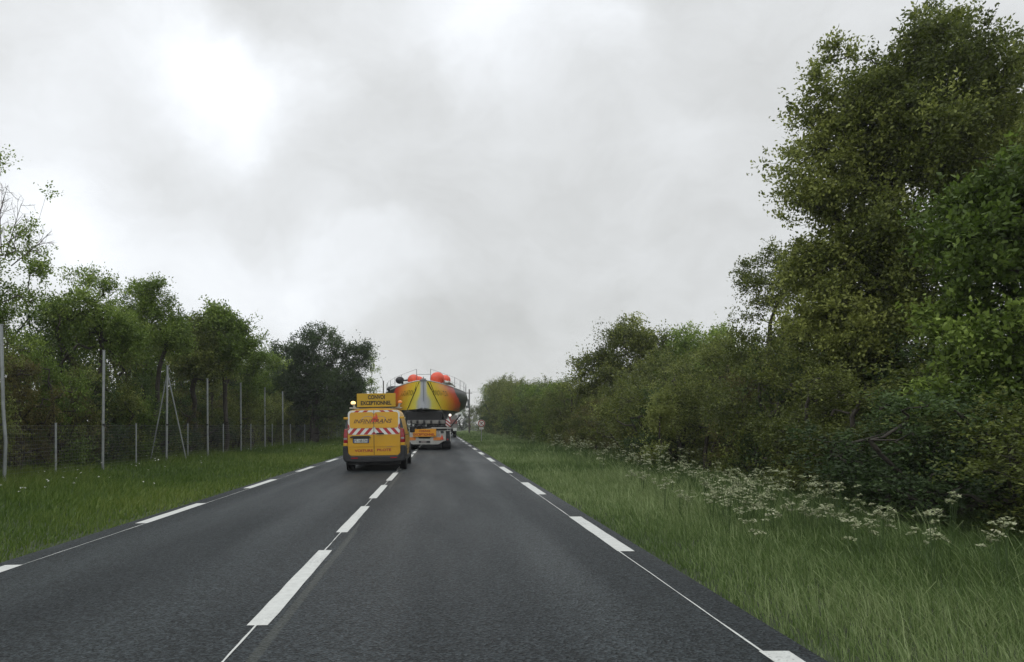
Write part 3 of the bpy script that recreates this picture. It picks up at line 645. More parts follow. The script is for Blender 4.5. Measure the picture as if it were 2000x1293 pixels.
def hull_mat():
    m = bpy.data.materials.new('hull_paint'); m.use_nodes = True; t = m.node_tree; b = t.nodes['Principled BSDF']; lk = t.links.new
    co = nd(t, 'ShaderNodeTexCoord'); sx = nd(t, 'ShaderNodeSeparateXYZ'); lk(co.outputs['Object'], sx.inputs[0])
    ax = mth(t, 'ABSOLUTE', sx.outputs['X']); n = nd(t, 'ShaderNodeTexNoise'); n.inputs['Scale'].default_value = 1.6; n.inputs['Detail'].default_value = 3; lk(co.outputs['Object'], n.inputs['Vector'])
    tt = mth(t, 'ADD', ax, mth(t, 'MULTIPLY', mth(t, 'MAXIMUM', mth(t, 'SUBTRACT', sx.outputs['Z'], 2.75), 0.0), .55))
    tt = mth(t, 'ADD', tt, mth(t, 'MULTIPLY', mth(t, 'SUBTRACT', n.outputs['Fac'], .5), .25))
    r = nd(t, 'ShaderNodeValToRGB'); e = r.color_ramp.elements
    st = [(0, (.55, .56, .58)), (.10, (.50, .52, .5)), (.17, (.78, .70, .12)), (.32, (.84, .64, .04)), (.46, (.86, .48, .02)), (.59, (.84, .27, .015)), (.70, (.74, .08, .012)), (.785, (.54, .03, .012)), (.80, (.018, .018, .02)), (1, (.012, .012, .014))]
    e[0].position = 0; e[0].color = (*st[0][1], 1); e[1].position = 1; e[1].color = (*st[-1][1], 1)
    for p_, c in st[1:-1]: q = e.new(p_); q.color = (*c, 1)
    lk(mth(t, 'DIVIDE', tt, 3.0), r.inputs[0])
    # silver stem fades into the yellow regardless of height
    stem = nd(t, 'ShaderNodeMapRange', interpolation_type='SMOOTHSTEP'); stem.inputs[1].default_value = .10; stem.inputs[2].default_value = .26; stem.inputs[3].default_value = 1; stem.inputs[4].default_value = 0; lk(ax, stem.inputs[0])
    m0 = nd(t, 'ShaderNodeMixRGB'); lk(stem.outputs[0], m0.inputs[0]); lk(r.outputs[0], m0.inputs[1]); m0.inputs[2].default_value = (.52, .54, .58, 1)
    n3 = nd(t, 'ShaderNodeTexNoise'); n3.inputs['Scale'].default_value = 7; lk(co.outputs['Object'], n3.inputs['Vector'])
    edge = mth(t, 'ADD', sx.outputs['Z'], mth(t, 'MULTIPLY', mth(t, 'SUBTRACT', n3.outputs['Fac'], .5), .12))
    bl = mth(t, 'LESS_THAN', edge, 2.30)  # black bottom paint; farther aft the same black also paints in underside shade
    m1 = nd(t, 'ShaderNodeMixRGB'); lk(bl, m1.inputs[0]); lk(m0.outputs[0], m1.inputs[1]); m1.inputs[2].default_value = (.016, .016, .017, 1)
    lk(m1.outputs[0], b.inputs['Base Color']); b.inputs['Roughness'].default_value = .38; b.inputs['Coat Weight'].default_value = .1
    return m
def boat():
    BY = 41.0; BX = (827-CX)*41/F
    t = empty('yacht', (BX, BY, 0), label='large yellow, orange and black racing yacht hull riding bow-first towards us on the trailer', cat='boat'); t.scale = (.962, 1, 1)
    prof = {0: [(0, 2.30), (.06, 2.40), (.12, 2.78), (.19, 3.4), (.21, 3.93)], .3: [(0, 2.28), (.38, 2.32), (.42, 2.76), (.52, 3.4), (.50, 3.91)],
            1: [(0, 2.2), (.84, 2.30), (.86, 2.75), (.97, 3.4), (.93, 3.86)], 2: [(0, 2.15), (1.2, 2.28), (1.28, 2.73), (1.4, 3.35), (1.34, 3.80)], 3: [(0, 2.05), (1.48, 2.24), (1.62, 2.72), (1.74, 3.3), (1.67, 3.76)],
            5.5: [(0, 1.9), (1.9, 2.2), (2.3, 2.68), (2.44, 3.25), (2.35, 3.66)], 8.5: [(0, 1.85), (1.8, 2.02), (2.83, 2.62), (2.99, 3.2), (2.88, 3.62)],
            12: [(0, 1.85), (1.9, 2.02), (2.9, 2.62), (3.05, 3.2), (2.93, 3.58)], 17.5: [(0, 1.95), (1.8, 2.1), (2.75, 2.65), (2.88, 3.2), (2.75, 3.55)]}
    secs = []
    for s, h in prof.items():
        y0 = .25 if s == 0 else 0
        pts = [(x, s+(.18*(1-i/4.) if s == 0 else 0), z) for i, (x, z) in enumerate(h)]
        secs.append([(-p[0], p[1], p[2]) for p in pts[::-1]][:-1]+pts)
    b = MB(); b.loft(secs, cap=False)
    i0 = 0; n = len(secs[0]); b.f.append(tuple(range(n))[::-1]); b.m.append(0); b.f.append(tuple((len(secs)-1)*n+k for k in range(n))); b.m.append(0)
    hm = hull_mat(); hull = b.build('hull', hm, t, smooth=True)
    bv = BVHTree.FromPolygons([Vector(v) for v in b.v], b.f)
    d = MB(); dk = [[(-s_[-1][0], s_[-1][1], s_[-1][2]+.004), (-s_[-1][0]*.5, s_[-1][1], s_[-1][2]+.05), (0, s_[-1][1], s_[-1][2]+.07), (s_[-1][0]*.5, s_[-1][1], s_[-1][2]+.05), (s_[-1][0], s_[-1][1], s_[-1][2]+.004)] for s_ in secs]
    d.loft(dk, cap=False); d.build('deck', M['white'], t, smooth=True)
    d = MB()
    for s_ in (-1, 1):
        for i in range(len(secs)-1): d.tube((s_*secs[i][-1][0], secs[i][-1][1], secs[i][-1][2]+.01), (s_*secs[i+1][-1][0], secs[i+1][-1][1], secs[i+1][-1][2]+.01), .03, n=6)
    d.build('toe_rail', M['white'], t)
    def proj(X, Z, off=.012):
        h = bv.ray_cast(Vector((X, -5, Z)), Vector((0, 1, 0)))
        return None if h[0] is None else (h[0].x, h[0].y-off, h[0].z)
    tmat = mat('hull_lettering', (.13, .05, .012), .45)
    text_mesh('INNOVATION', -1.50, -.58, 3.12, 3.42, 0, 'lettering', tmat, hull, proj=proj, offset=.0)
    text_mesh('INNOVATION', .58, 1.50, 3.12, 3.42, 0, 'lettering', tmat, hull, proj=proj, offset=.0)
    s = MB(); s.box(-1.1, 1.12, 1.0, 2.2, 1.60, 2.26); s.build('bow_cushion', M['black'], t, bevel=.08)
    s = MB(); s.box(-.012, .012, -.03, .2, 2.75, 3.9); s.box(-.22, .22, -.03, .3, 3.90, 3.965); s.build('stem_fitting', M['steel'], t)
    s = MB(); s.lathe((0, .1, 3.96), (0, 0, 1), [(0, .06), (.08, .06), (.10, .035), (.20, .03)], 12); s.box(-.16, .16, .05, .2, 3.97, 4.06); s.build('bow_roller', M['galv'], t, smooth=True)
    # lashing straps running down the bow
    st = MB()
    def strap(pts, w=.035):
        P = []
        for k in range(len(pts)-1):
            for j in range(8):
                tt = j/8; P.append((pts[k][0]*(1-tt)+pts[k+1][0]*tt, pts[k][1]*(1-tt)+pts[k+1][1]*tt))
        P.append(pts[-1]); Q = []
        for (x, z) in P:
            q = proj(x, z, .02); 
            if q: Q.append(Vector(q))
            elif Q: Q.append(Vector((x, Q[-1].y-.02, z)))
        for a, c in zip(Q, Q[1:]): st.loft([[(a.x-w, a.y, a.z), (a.x+w, a.y, a.z)], [(c.x-w, c.y, c.z), (c.x+w, c.y, c.z)]], cap=False)
    strap([(-.24, 3.86), (-.95, 2.4)]); strap([(.24, 3.86), (1.02, 2.4)]); strap([(-.40, 3.84), (-.52, 3.4)], .02); strap([(.40, 3.84), (.62, 3.3)], .02)
    st.tube((1.02, .9, 2.4), (1.32, -.6, 1.75), .02, n=6); st.tube((-.95, .9, 2.4), (-1.2, -.6, 1.75), .02, n=6)
    each(st, 'strap', M['strap'], t)
    # guard rails
    pts = [(.42, .35, 3.92, 4.62), (1.45, 2.6, 3.79, 4.45), (1.95, 4.0, 3.72, 4.38), (2.35, 5.6, 3.66, 4.30), (2.66, 7.2, 3.64, 4.25), (2.88, 9, 3.62, 4.22), (2.93, 12, 3.6, 4.2)]
    for s_ in (-1, 1):
        r = MB()
        for (x, y, z0, z1) in pts: r.tube((s_*x, y, z0), (s_*x, y, z1), .016, n=6)
        for a, c in zip(pts, pts[1:]):
            r.tube((s_*a[0], a[1], a[3]), (s_*c[0], c[1], c[3]), .009, n=5); r.tube((s_*a[0], a[1], (a[2]+a[3])/2), (s_*c[0], c[1], (c[2]+c[3])/2), .006, n=5)
        r.build('guard_rail', M['steel'], t)
    r = MB(); r.tube((-.42, .35, 4.32), (.42, .35, 4.32), .012, n=6); r.tube((.42, .35, 4.62), (.42, 1.2, 4.5), .012, n=6); r.build('pulpit_bar', M['steel'], t)
    for (x, y, z, rr) in ((-.66, 2.2, 4.12, .34), (-.36, 2.7, 4.10, .28), (.82, 1.8, 4.17, .40), (1.30, 2.6, 4.13, .32)):
        f = MB(); f.ball((x, y, z), rr, 1.12, 1, .98, 24); f.tube((x, y, z-rr*.9), (x, y, z-rr*1.15), .05); f.build('fender', M['orange'], t, smooth=True)
    g = MB(); g.ball((-1.55, 2.6, 4.12), .24, 1.15, .6, .95, 18); g.tube((-1.4, 2.6, 4.05), (-.75, 2.6, 4.16), .07, .1); g.tube((-1.35, 2.6, 4.02), (-1.38, 2.6, 3.8), .05); g.build('covered_rudder', M['black'], t, smooth=True)
    g = MB(); g.lathe((1.02, 1.7, 3.97), (.4, -1, 0), [(-.3, .17), (0, .17), (.02, .15), (.02, .09), (-.05, .08)], 18); g.tube((1.2, 1.9, 3.98), (1.75, 2.8, 3.9), .12, .1, n=14); g.tube((1.5, 1.8, 4.0), (1.95, 3.6, 3.8), .05, n=8); g.build('rolled_sail', M['white'], t, smooth=True)
    g = MB(); g.lathe((1.02, 1.66, 3.97), (.4, -1, 0), [(0, .09), (.03, .085)], 16); g.build('roller_drum', M['black'], t)
    g = MB(); g.tube((-1.3, 2.2, 3.92), (-.7, 2.3, 3.98), .1, n=12); g.ball((-1.0, 2.4, 3.95), .2, 1.6, 1, .5); g.build('deck_bag', M['white'], t, smooth=True)
    g = MB(); g.ball((-2.2, 6, 3.75), .3, 1.5, 1.5, .7); g.tube((-2.5, 6, 3.8), (-1.9, 6.2, 3.95), .03); g.box(-2.0, -1.4, 6, 8, 3.6, 3.85); g.build('deck_gear', M['plastic'], t, smooth=True)
    g = MB(); g.loft([[(-.9, 6, 3.7), (-.6, 6, 3.78), (.6, 6, 3.78), (.9, 6, 3.7)], [(-1.0, 8, 3.7), (-.7, 8, 3.95), (.7, 8, 3.95), (1.0, 8, 3.7)], [(-1.1, 12, 3.7), (-.8, 12, 3.97), (.8, 12, 3.97), (1.1, 12, 3.7)]], cap=True); g.build('coach_roof', M['white'], t, smooth=True)
    g = MB(); g.box(2.05, 2.15, 4.9, 5.4, 3.15, 3.64); g.build('sponsor_patch', M['white'], t)
    g = MB(); g.box(2.9, 3.12, 9, 9.6, 2.6, 2.75); g.box(3.0, 3.1, 9.3, 9.6, 2.6, 3.2); g.build('shroud_plate', M['galv'], t)
boat()

# vehicle far ahead in the spray
def lead():
    t = empty('lorry', (.80, 80, 0), label='hazy grey lorry ahead on the road, half hidden by the trailer', cat='truck')
    b = MB(); b.box(-1.2, 1.2, 0, 7, .95, 2.5); b.build('cargo_box', M['trailer_dirty'], t, bevel=.03)
    b = MB(); b.box(-1.2, 1.2, -.06, 0, 1.55, 2.0); b.build('red_band', mat('faded_red', (.26, .11, .10), .6), t)
    b = MB(); b.box(.75, 1.15, -.06, 0, .75, 1.05); b.box(-1.15, -.75, -.06, 0, .75, 1.05); each(b, 'tail_lamp', M['white'], t)
    b = MB(); b.box(-1.1, 1.1, .1, 8.5, .6, .9); b.build('chassis', M['chassis'], t)
    b = MB(); b.box(-1.15, 1.15, 7.2, 9, .9, 2.8); b.build('cab', M['trailer_white'], t, bevel=.1)
    for s in (-1, 1):
        for y in (1.5, 8): wheel(t, s*1.15, y, .45, .3, s)
lead()

# ------------------------------------------------------------------ round road sign
def sign():
    x, y, z = PX(940.3, 827, 62)
    t = empty('road_sign', (x, y, -.12), label='round red-bordered road sign with a small white plate under it, by the right-hand hedge', cat='road sign'); zc = z+.12
    b = MB(); b.tube((0, .04, 0), (0, .04, zc+.25), .035); b.build('pole', M['galv'], t)
    b = MB(); b.lathe((0, 0, zc), (0, 1, 0), [(-.006, .32), (.012, .32)], 36); b.build('sign_rim', M['white'], t)
    b = MB(); b.lathe((0, -.008, zc), (0, 1, 0), [(-.006, .30), (0, .30)], 36); b.build('sign_border', M['redtext'], t)
    b = MB(); b.lathe((0, -.016, zc), (0, 1, 0), [(-.006, .225), (0, .225)], 36); b.build('sign_face', M['white'], t)
    b = MB(); y_ = -.028
    b.plate([(-.07, zc-.16), (-.02, zc-.16), (-.02, zc+.02), (.05, zc+.05), (.05, zc+.09), (-.07, zc+.04)], y_, .003)
    b.plate([(.03, zc+.0), (.15, zc+.09), (.02, zc+.14)], y_, .003); b.build('arrow_symbol', M['black'], t)
    b = MB(); b.plate([(-.17, zc+.135), (-.135, zc+.17), (.17, zc-.135), (.135, zc-.17)][::-1], y_-.004, .003); b.build('slash_bar', M['redtext'], t)
    b = MB(); b.box(-.19, .19, 0, .012, zc-.51, zc-.34); p = b.build('lower_plate', M['white'], t)
    text_mesh('200 m', -.14, .14, zc-.47, zc-.38, -.003, 'lettering', M['grey'], p, offset=.01)
sign()

# ------------------------------------------------------------------ street lamp and utility poles far ahead
def lamp():
    x, y, z = PX(748.8, 830, 110); t = empty('street_lamp', (x, y, -.12), label='thin grey street lamp rising behind the van roof sign, left of the yacht', cat='street lamp')
    b = MB(); b.tube((0, 0, 0), (0, 0, 8.3), .11, .09, n=8); b.build('pole', M['wood'], t)
    b = MB(); b.tube((0, 0, 8.0), (-.25, 0, 8.8), .03, n=6); b.tube((-.25, 0, 8.8), (-.42, 0, 8.9), .06, .11, n=8); b.build('lamp_head', M['galv'], t)
    x, y, z = PX(916.5, 830, 120); t = empty('utility_pole', (x, y, -.12), label='wooden utility pole right of the yacht against the far hedge', cat='utility pole')
    b = MB(); b.tube((0, 0, 0), (0, 0, 7.5), .13, .1, n=8); b.build('pole', M['wood'], t)
    b = MB(); b.box(-.5, .5, -.05, .05, 6.8, 6.9); b.build('cross_arm', M['wood'], t)
    b = MB(); p = [Vector((x-22, 120, 7.6)), Vector((x, 120, 6.9)), Vector((x+30, 123, 8.8))]
    for a, c in zip(p, p[1:]):
        prev = a
        for k in range(1, 13): q = a.lerp(c, k/12); q.z -= .5*math.sin(math.pi*k/12); b.tube(prev, q, .02, n=4); prev = q
    b.build('overhead_wire', M['black'], label='thin overhead wire strung across the road beyond the yacht', cat='cable')
lamp()

# ------------------------------------------------------------------ left fence and tall poles
FX = -10.65
def fence():
    t = empty('wire_fence', (FX-.05, 12, -.12), label='low wire mesh fence on short grey posts along the left verge', cat='fence')
    shorts = [20.0-5.1, 20.0, 25.3, 30.5, 35.5, 40.7, 45.9, 51.5, 57, 63, 69, 75]
    for d in shorts:
        b = MB(); b.tube((0, d-12, 0), (0, d-12, 1.56), .028, n=8); b.tube((0, d-12, 1.56), (0, d-12, 1.58), .034, n=8); b.build('post', M['galv'], t)
    n = 0; V = []; segs = []
    for y in np.arange(0, 66, .10): segs.append(((0, y, .05), (0, y, 1.5), .0018, .0018))
    for z in np.arange(.1, 1.51, .1): segs.append(((0, 0, z), (0, 66, z), .0020, .0020))
    for z in (.1, .8, 1.5): segs.append(((0.01, 0, z), (0.01, 66, z), .0025, .0025))
    link('wire_mesh', wood_mesh('wire_mesh', [(np.array(a, float), np.array(c, float), r, q) for a, c, r, q in segs], M['rim'], 3), t)
    where = ['cut by the left edge of the photo', 'second from the left edge of the photo', None, 'first beyond the braced pole', 'second beyond the braced pole', 'third beyond the braced pole', 'fourth beyond the braced pole', 'seen beyond the dark oak trunk']
    for i, (d, px, top) in enumerate([(17.4, 3, 635), (22.7, 203, 685), (27.9, 327, 715), (32.9, 405, 740), (38.3, 470, 748), (43.6, 517, 757), (48.7, 552, 765), (68, 641, 787)]):
        x = (px-CX)*d/F; zt = H+(CY-top)*d/F+.12
        lb = 'tall grey steel pole with two slanting braces on the left verge' if i == 2 else 'tall grey steel pole on the left verge, '+where[i]
        r = empty('steel_pole', (x, d, -.12), label=lb, cat='pole', group='tall steel poles along the left fence')
        b = MB(); rr = .042
        if i == 0:
            b.tube((.06, 0, 0), (.10, 0, 1.1), rr, n=10); b.tube((.10, 0, 1.1), (.04, 0, 1.9), rr, n=10); b.tube((.04, 0, 1.9), (-.01, 0, zt), rr, n=10)
        else: b.tube((-.04 if i < 3 else .02, 0, 0), (0, 0, zt), rr, n=10)
        b.tube((0, 0, zt), (0, 0, zt+.02), rr*1.2, n=10); b.build('shaft', M['galv'], r, smooth=True)
        b = MB(); b.tube((-.0, -.0, 1.5), (.0, 0, 1.56), rr*1.25, n=10); b.build('clamp', M['chassis'], r)
        if i == 2:
            for (dx, dy) in ((-.72, .1), (.55, .6)):
                b = MB(); b.tube((dx, dy, 0), (-.0, 0, zt-.25), .026, n=8); b.build('brace', M['galv'], r)
        if i == 1: b = MB(); b.tube((.08, -.06, 1.42), (-.12, .05, 1.66), .018, n=6); b.build('broken_bracket', M['wood'], r)
fence()

# ------------------------------------------------------------------ grass and flowers
def grass(name, seed, xa, xb, ybands, leaf, hfun, side):
    rng = np.random.default_rng(seed); Vs = []; Ts = []
    for (y0, y1, dens, w, hs) in ybands:
        n = int(abs(xb-xa)*(y1-y0)*dens); y = rng.uniform(y0, y1, n); x = rng.uniform(xa, xb, n)
        tuft = np.sin(x*2.1+y*1.3)*np.sin(y*1.7-x*.9+seed)*.5+.5; tuft2 = np.sin(x*.8+y*.31+1)*np.sin(y*.47+2)*.5+.5
        h = hfun(x, y)*(.55+.45*tuft+.25*tuft2)*rng.uniform(.45, 1.15, n)*hs
        tall = rng.uniform(size=n) < .035; h = np.where(tall, h*1.7, h); pt = np.sin(x*.55+y*.23+seed*2)*np.sin(y*.19-x*.4)
        h = h*(1+.25*pt); dx = x-(2.30 if side > 0 else -4.72)+.06*np.sin(y*2.3)+.05*np.sin(y*5.1+1)
        edge = np.clip(np.abs(dx)/.30, .42, 1); h = h*edge
        a = rng.uniform(0, 2*np.pi, n); lean = h*rng.uniform(.15, .75, n); wind = .25*h
        bx = np.cos(a)*lean+wind*.6*side*-1; by = np.sin(a)*lean; lean = np.where(tall, lean*.35, lean); ww = w*rng.uniform(.6, 1.3, n)*np.where(tall, .6, 1)
        sx = np.sin(a*1.7)*ww*.5; sy = np.cos(a*1.7)*ww*.25; X = x+curve_x(y)
        z0 = np.full(n, -.13)
        p0 = np.stack([X-sx, y-sy, z0], 1); p1 = np.stack([X+sx, y+sy, z0], 1)
        m0 = np.stack([X-sx*.8+bx*.35, y-sy*.8+by*.35, z0+h*.62], 1); m1 = np.stack([X+sx*.8+bx*.35, y+sy*.8+by*.35, z0+h*.62], 1)
        t0 = np.stack([X+bx-sx*.12, y+by, z0+h*.98], 1); t1 = np.stack([X+bx+sx*.12, y+by, z0+h], 1)
        Vs.append(np.stack([p0, p1, m0, m1, t0, t1], 1).reshape(-1, 3))
        tt = np.clip(.3*tuft2+.2*tuft+.25*pt+rng.uniform(-.1, .55, n)+tall*.4, 0, 1); Ts.append(np.repeat(tt, 6))
    V = np.concatenate(Vs); T = np.concatenate(Ts); n = len(V)//6; b = np.arange(n)[:, None]*6
    Fq = np.concatenate([b+np.array([[0, 1, 3, 2]]), b+np.array([[2, 3, 5, 4]])], 0)
    link(name, npmesh(name, V, Fq, T, LM[leaf]), kind='stuff', label='uncut green roadside grass on the right verge' if side > 0 else 'bright green grass on the left verge in front of the fence', cat='grass')
hR = lambda x, y: .13+.18*np.clip((x-2.6)/3, 0, 1)
hL = lambda x, y: .11+.17*np.clip((-4.9-x)/5, 0, 1)
grass('verge_grass', 1, 2.24, 9.5, [(2.5, 6, 1300, .008, 1), (6, 11, 1100, .010, 1), (11, 20, 620, .014, 1), (20, 40, 260, .024, 1), (40, 80, 90, .045, 1.05), (80, 150, 26, .09, 1.1)], 'grassR', hR, 1)
grass('verge_grass', 2, -13, -4.74, [(7, 12, 700, .011, 1), (12, 20, 500, .015, 1), (20, 40, 230, .025, 1), (40, 80, 80, .045, 1.05), (80, 150, 22, .09, 1.1)], 'grassL', hL, -1)

def umbels(name, seed, pts, leafname, label, petals=20, rad=.052, ps=.014, nu=6, h0=.6, cat='wildflowers'):
    rng = np.random.default_rng(seed); V = []; T = []; VS = []; 
    for (x, y, h) in pts:
        for k in range(nu):
            a = rng.uniform(0, 6.28); r = rng.uniform(0, .20); hx = x+r*math.cos(a); hy = y+r*math.sin(a); hz = -.13+h*rng.uniform(.65, 1.05)
            sw = .004
            VS.append([(x-sw, y, -.13), (x+sw, y, -.13), (hx+sw*.6, hy, hz), (hx-sw*.6, hy, hz)])
            R_ = rad*rng.uniform(.6, 1.3); n = petals; rr = R_*np.sqrt(rng.uniform(0, 1, n)); aa = rng.uniform(0, 6.28, n); tilt = rng.normal(size=2)*.25
            px_ = hx+rr*np.cos(aa); py_ = hy+rr*np.sin(aa); pz = hz+.35*(R_-rr)+tilt[0]*(px_-hx)+tilt[1]*(py_-hy)+rng.normal(size=n)*.004
            q = ps*rng.uniform(.7, 1.3, n); an = rng.uniform(0, 1.5, n)
            for j in range(4):
                pass
            c = np.stack([px_, py_, pz], 1); e1 = np.stack([np.cos(an), np.sin(an), rng.normal(size=n)*.3], 1)*q[:, None]; e2 = np.stack([-np.sin(an), np.cos(an), rng.normal(size=n)*.5], 1)*q[:, None]
            V.append(np.stack([c-e1, c-e2, c+e1, c+e2], 1).reshape(-1, 3)); T.append(np.repeat(np.clip(rng.uniform(0, 1, n)*.6+rng.uniform(0, .4), 0, 1), 4))
    V = np.concatenate(V); T = np.concatenate(T); VS = np.array(VS).reshape(-1, 3)
    VA = np.concatenate([V, VS]); me = npmesh(name, VA, np.arange(len(VA)).reshape(-1, 4), np.concatenate([T, np.full(len(VS), .5)]), LM[leafname]); me.materials.append(LM['stem'])
    mi = np.zeros(len(VA)//4, np.int32); mi[len(V)//4:] = 1; me.polygons.foreach_set('material_index', mi)
    link(name, me, kind='stuff', label=label, cat=cat)
rng = np.random.default_rng(11); pts = []
cl = [(4.5, 6.6, 4), (4.9, 7.5, 9), (5.3, 8.4, 4), (4.6, 8.9, 12), (5.1, 9.5, 16), (4.7, 10.4, 14), (5.4, 10.9, 9), (4.9, 11.7, 18), (5.5, 12.4, 12), (5.0, 13.2, 8), (5.3, 14.4, 16), (5.9, 15.2, 6), (5.4, 16.6, 14), (5.9, 18.2, 12), (5.6, 19.9, 12), (6.3, 21.5, 8), (6.0, 23.6, 14), (6.5, 26, 10), (6.1, 28.5, 14), (6.6, 31.5, 12), (6.3, 35, 12), (6.7, 39, 9), (6.4, 44, 9), (6.9, 50, 8), (6.6, 58, 8), (6.8, 67, 8)]
for (x0_, y0_, n_) in cl:
    for _ in range(int(n_*.7)):
        y = y0_+rng.normal()*(.45+.025*y0_); pts.append((x0_+rng.normal()*.55, y, rng.uniform(.42, .8) if y < 17 else rng.uniform(.5, 1.05)))
umbels('cow_parsley', 5, pts, 'umbel', 'creamy white cow parsley in flower along the right verge')
pts = [(rng.uniform(-11, -6), rng.uniform(12, 45), rng.uniform(.35, .5)) for _ in range(40)]
pts += [(-10.2+rng.normal()*.4, rng.uniform(52, 60), .7) for _ in range(8)]
for cx_, cy_ in ((-8.6, 17), (-8.2, 15.5), (-9.3, 22), (-7.6, 13.8)):
    pts += [(cx_+rng.normal()*.3, cy_+rng.normal()*.5, rng.uniform(.35, .5)) for _ in range(3)]
umbels('white_flowers', 6, pts, 'daisy', 'scattered small white flowers in the left verge grass', petals=6, rad=.022, ps=.012, nu=1)

# ------------------------------------------------------------------ vegetation, right side
T = 'tree'
ptree('tallest tree, broad crown of brownish-green leaves, over the right hedge', T, 1720, 17, [(1690, 330, 125, 200), (1800, 210, 150, 150), (1560, 350, 62, 45), (1620, 240, 70, 90), (1640, 520, 90, 130), (1850, 125, 50, 62), (1832, 55, 10, 38), (1765, 75, 10, 34), (1650, 110, 12, 34), (1905, 80, 12, 30), (1540, 345, 38, 36), (1530, 300, 28, 30), (1580, 210, 34, 50), (1590, 450, 55, 60), (1740, 520, 110, 80), (1850, 70, 40, 40), (1760, 130, 75, 60), (1900, 300, 120, 180), (1750, 560, 130, 130), (1740, 690, 120, 90), (1620, 640, 85, 90), (1700, 600, 110, 60, 1.5), (1780, 600, 80, 80), (1600, 740, 80, 60), (1700, 600, 100, 90, -1.2), (1580, 560, 50, 70)],
      ncl=1900, per=12, K=8, m=13, size=.095, twig=.5, leaf='oak', gap=.42, trunk_r=.17, trunks=3, spread=.25)
ptree('bright green leafy tree at the right edge of the photo', T, 2010, 11.5, [(1930, 470, 100, 100), (1895, 620, 90, 110), (2030, 400, 130, 170), (2060, 650, 150, 170), (1960, 760, 120, 80), (1870, 730, 70, 70)],
      ncl=560, K=8, m=12, size=.105, twig=.42, leaf='bright', gap=.4, trunk_r=.12, spread=.3)
ptree('high airy crown at the upper right corner behind the tall tree', T, 2010, 21, [(1960, 160, 80, 85), (2060, 200, 110, 130), (2040, 330, 90, 90)], ncl=260, K=8, m=11, size=.11, twig=.5, leaf='oak', gap=.45, trunk_r=.12)
ptree('thin young tree with sparse curling branches against the sky left of the tall tree', T, 1495, 23, [(1500, 560, 45, 62), (1448, 605, 26, 24), (1530, 500, 48, 35), (1475, 530, 28, 30), (1550, 600, 50, 80), (1490, 700, 50, 80), (1560, 700, 50, 80)], ncl=330, per=7, K=8, m=9, size=.085, twig=.5, leaf='oak', gap=.2, trunk_r=.11, spread=.6)
ptree('rounded grey-green treetop on the right, nearest the open sky', T, 1215, 42, [(1225, 695, 62, 58), (1165, 735, 45, 45), (1270, 700, 55, 50), (1130, 760, 22, 25)], ncl=420, K=8, m=10, size=.14, twig=.75, leaf='oak', gap=.25, trunk_r=.16)
ptree('mid green bushy tree between the grey-green tree top and the thin young tree', T, 1350, 40, [(1330, 690, 50, 42), (1375, 680, 48, 40), (1340, 740, 70, 50)], ncl=380, K=8, m=10, size=.13, twig=.7, leaf='fresh', gap=.2, trunk_r=.16)
ptree('yellowish green tree just left of the thin young tree', T, 1440, 32, [(1430, 700, 48, 52), (1410, 780, 60, 60), (1470, 740, 50, 60)], ncl=400, K=8, m=10, size=.11, twig=.6, leaf='lime' if 0 else 'fresh', gap=.2, trunk_r=.14)
ptree('small pale lime-green bush glowing in the dark right-hand hedge', 'bush', 1294, 21.5, [(1297, 790, 17, 24), (1290, 818, 24, 20), (1290, 800, 20, 20), (1285, 870, 22, 30)], ncl=80, K=7, m=9, size=.07, twig=.32, leaf='lime', name='bush', trunk_r=.03, spread=.3)
def shrub_row(specs, label, group, protos):
    for i, (x, y, sx, sz, p) in enumerate(specs):
        src = protos[p]; r = random.Random(i*13+p)
        o = src.copy(); COL.objects.link(o); o.location = (x+float(curve_x(y)), y, -.13); o.rotation_euler = (0, 0, r.uniform(0, 6.28)); o.scale = (sx, sx, sz)
        for ch in src.children: c = ch.copy(); COL.objects.link(c); c.parent = o
        o['label'] = label; o['group'] = group
def proto(leaf, blobs, **k):
    return tree('shrub', 'shrub', (0, -400), blobs, leaf=leaf, name='shrub', trunks=3, trunk_r=.05, zmin=.05, **k)
SB = [(0, 0, 1.0, 1.1, 1.1, 1.0), (.3, .2, 2.0, .9, .9, .9), (-.4, -.2, 1.9, .8, .8, .8), (.1, -.1, 2.7, .55, .55, .55)]
SB2 = [(0, 0, .9, 1.3, 1.2, .95), (.6, .1, 1.7, .8, .9, .8), (-.6, .2, 2.1, .75, .75, .75), (0, -.4, 2.3, .7, .6, .6)]
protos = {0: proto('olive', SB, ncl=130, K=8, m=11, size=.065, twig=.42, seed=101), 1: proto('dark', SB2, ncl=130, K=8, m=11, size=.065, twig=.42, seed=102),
          2: proto('brown', SB, ncl=120, K=8, m=11, size=.06, twig=.42, seed=103), 3: proto('oak', SB2, ncl=130, K=8, m=11, size=.065, twig=.45, seed=104), 4: proto('fresh', SB, ncl=120, K=8, m=11, size=.065, twig=.45, seed=105),
          5: proto('bright', SB2, ncl=110, K=8, m=10, size=.065, twig=.45, seed=106)}
rr = random.Random(5); front = []; back = []; y = 7.0
while y < 40:
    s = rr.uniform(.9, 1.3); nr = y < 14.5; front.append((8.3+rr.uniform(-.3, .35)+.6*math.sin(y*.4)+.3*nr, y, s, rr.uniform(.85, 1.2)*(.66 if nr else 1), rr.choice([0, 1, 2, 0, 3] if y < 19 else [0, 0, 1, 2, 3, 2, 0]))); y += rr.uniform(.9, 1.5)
y = 8
while y < 44:
    back.append((11.0+rr.uniform(-.6, .8), y, rr.uniform(1.4, 1.9), (rr.uniform(1.0, 1.25) if y < 17 else rr.uniform(1.3, 1.7)), rr.choice([0, 1, 3, 1, 0, 4]))); y += rr.uniform(1.6, 2.3)
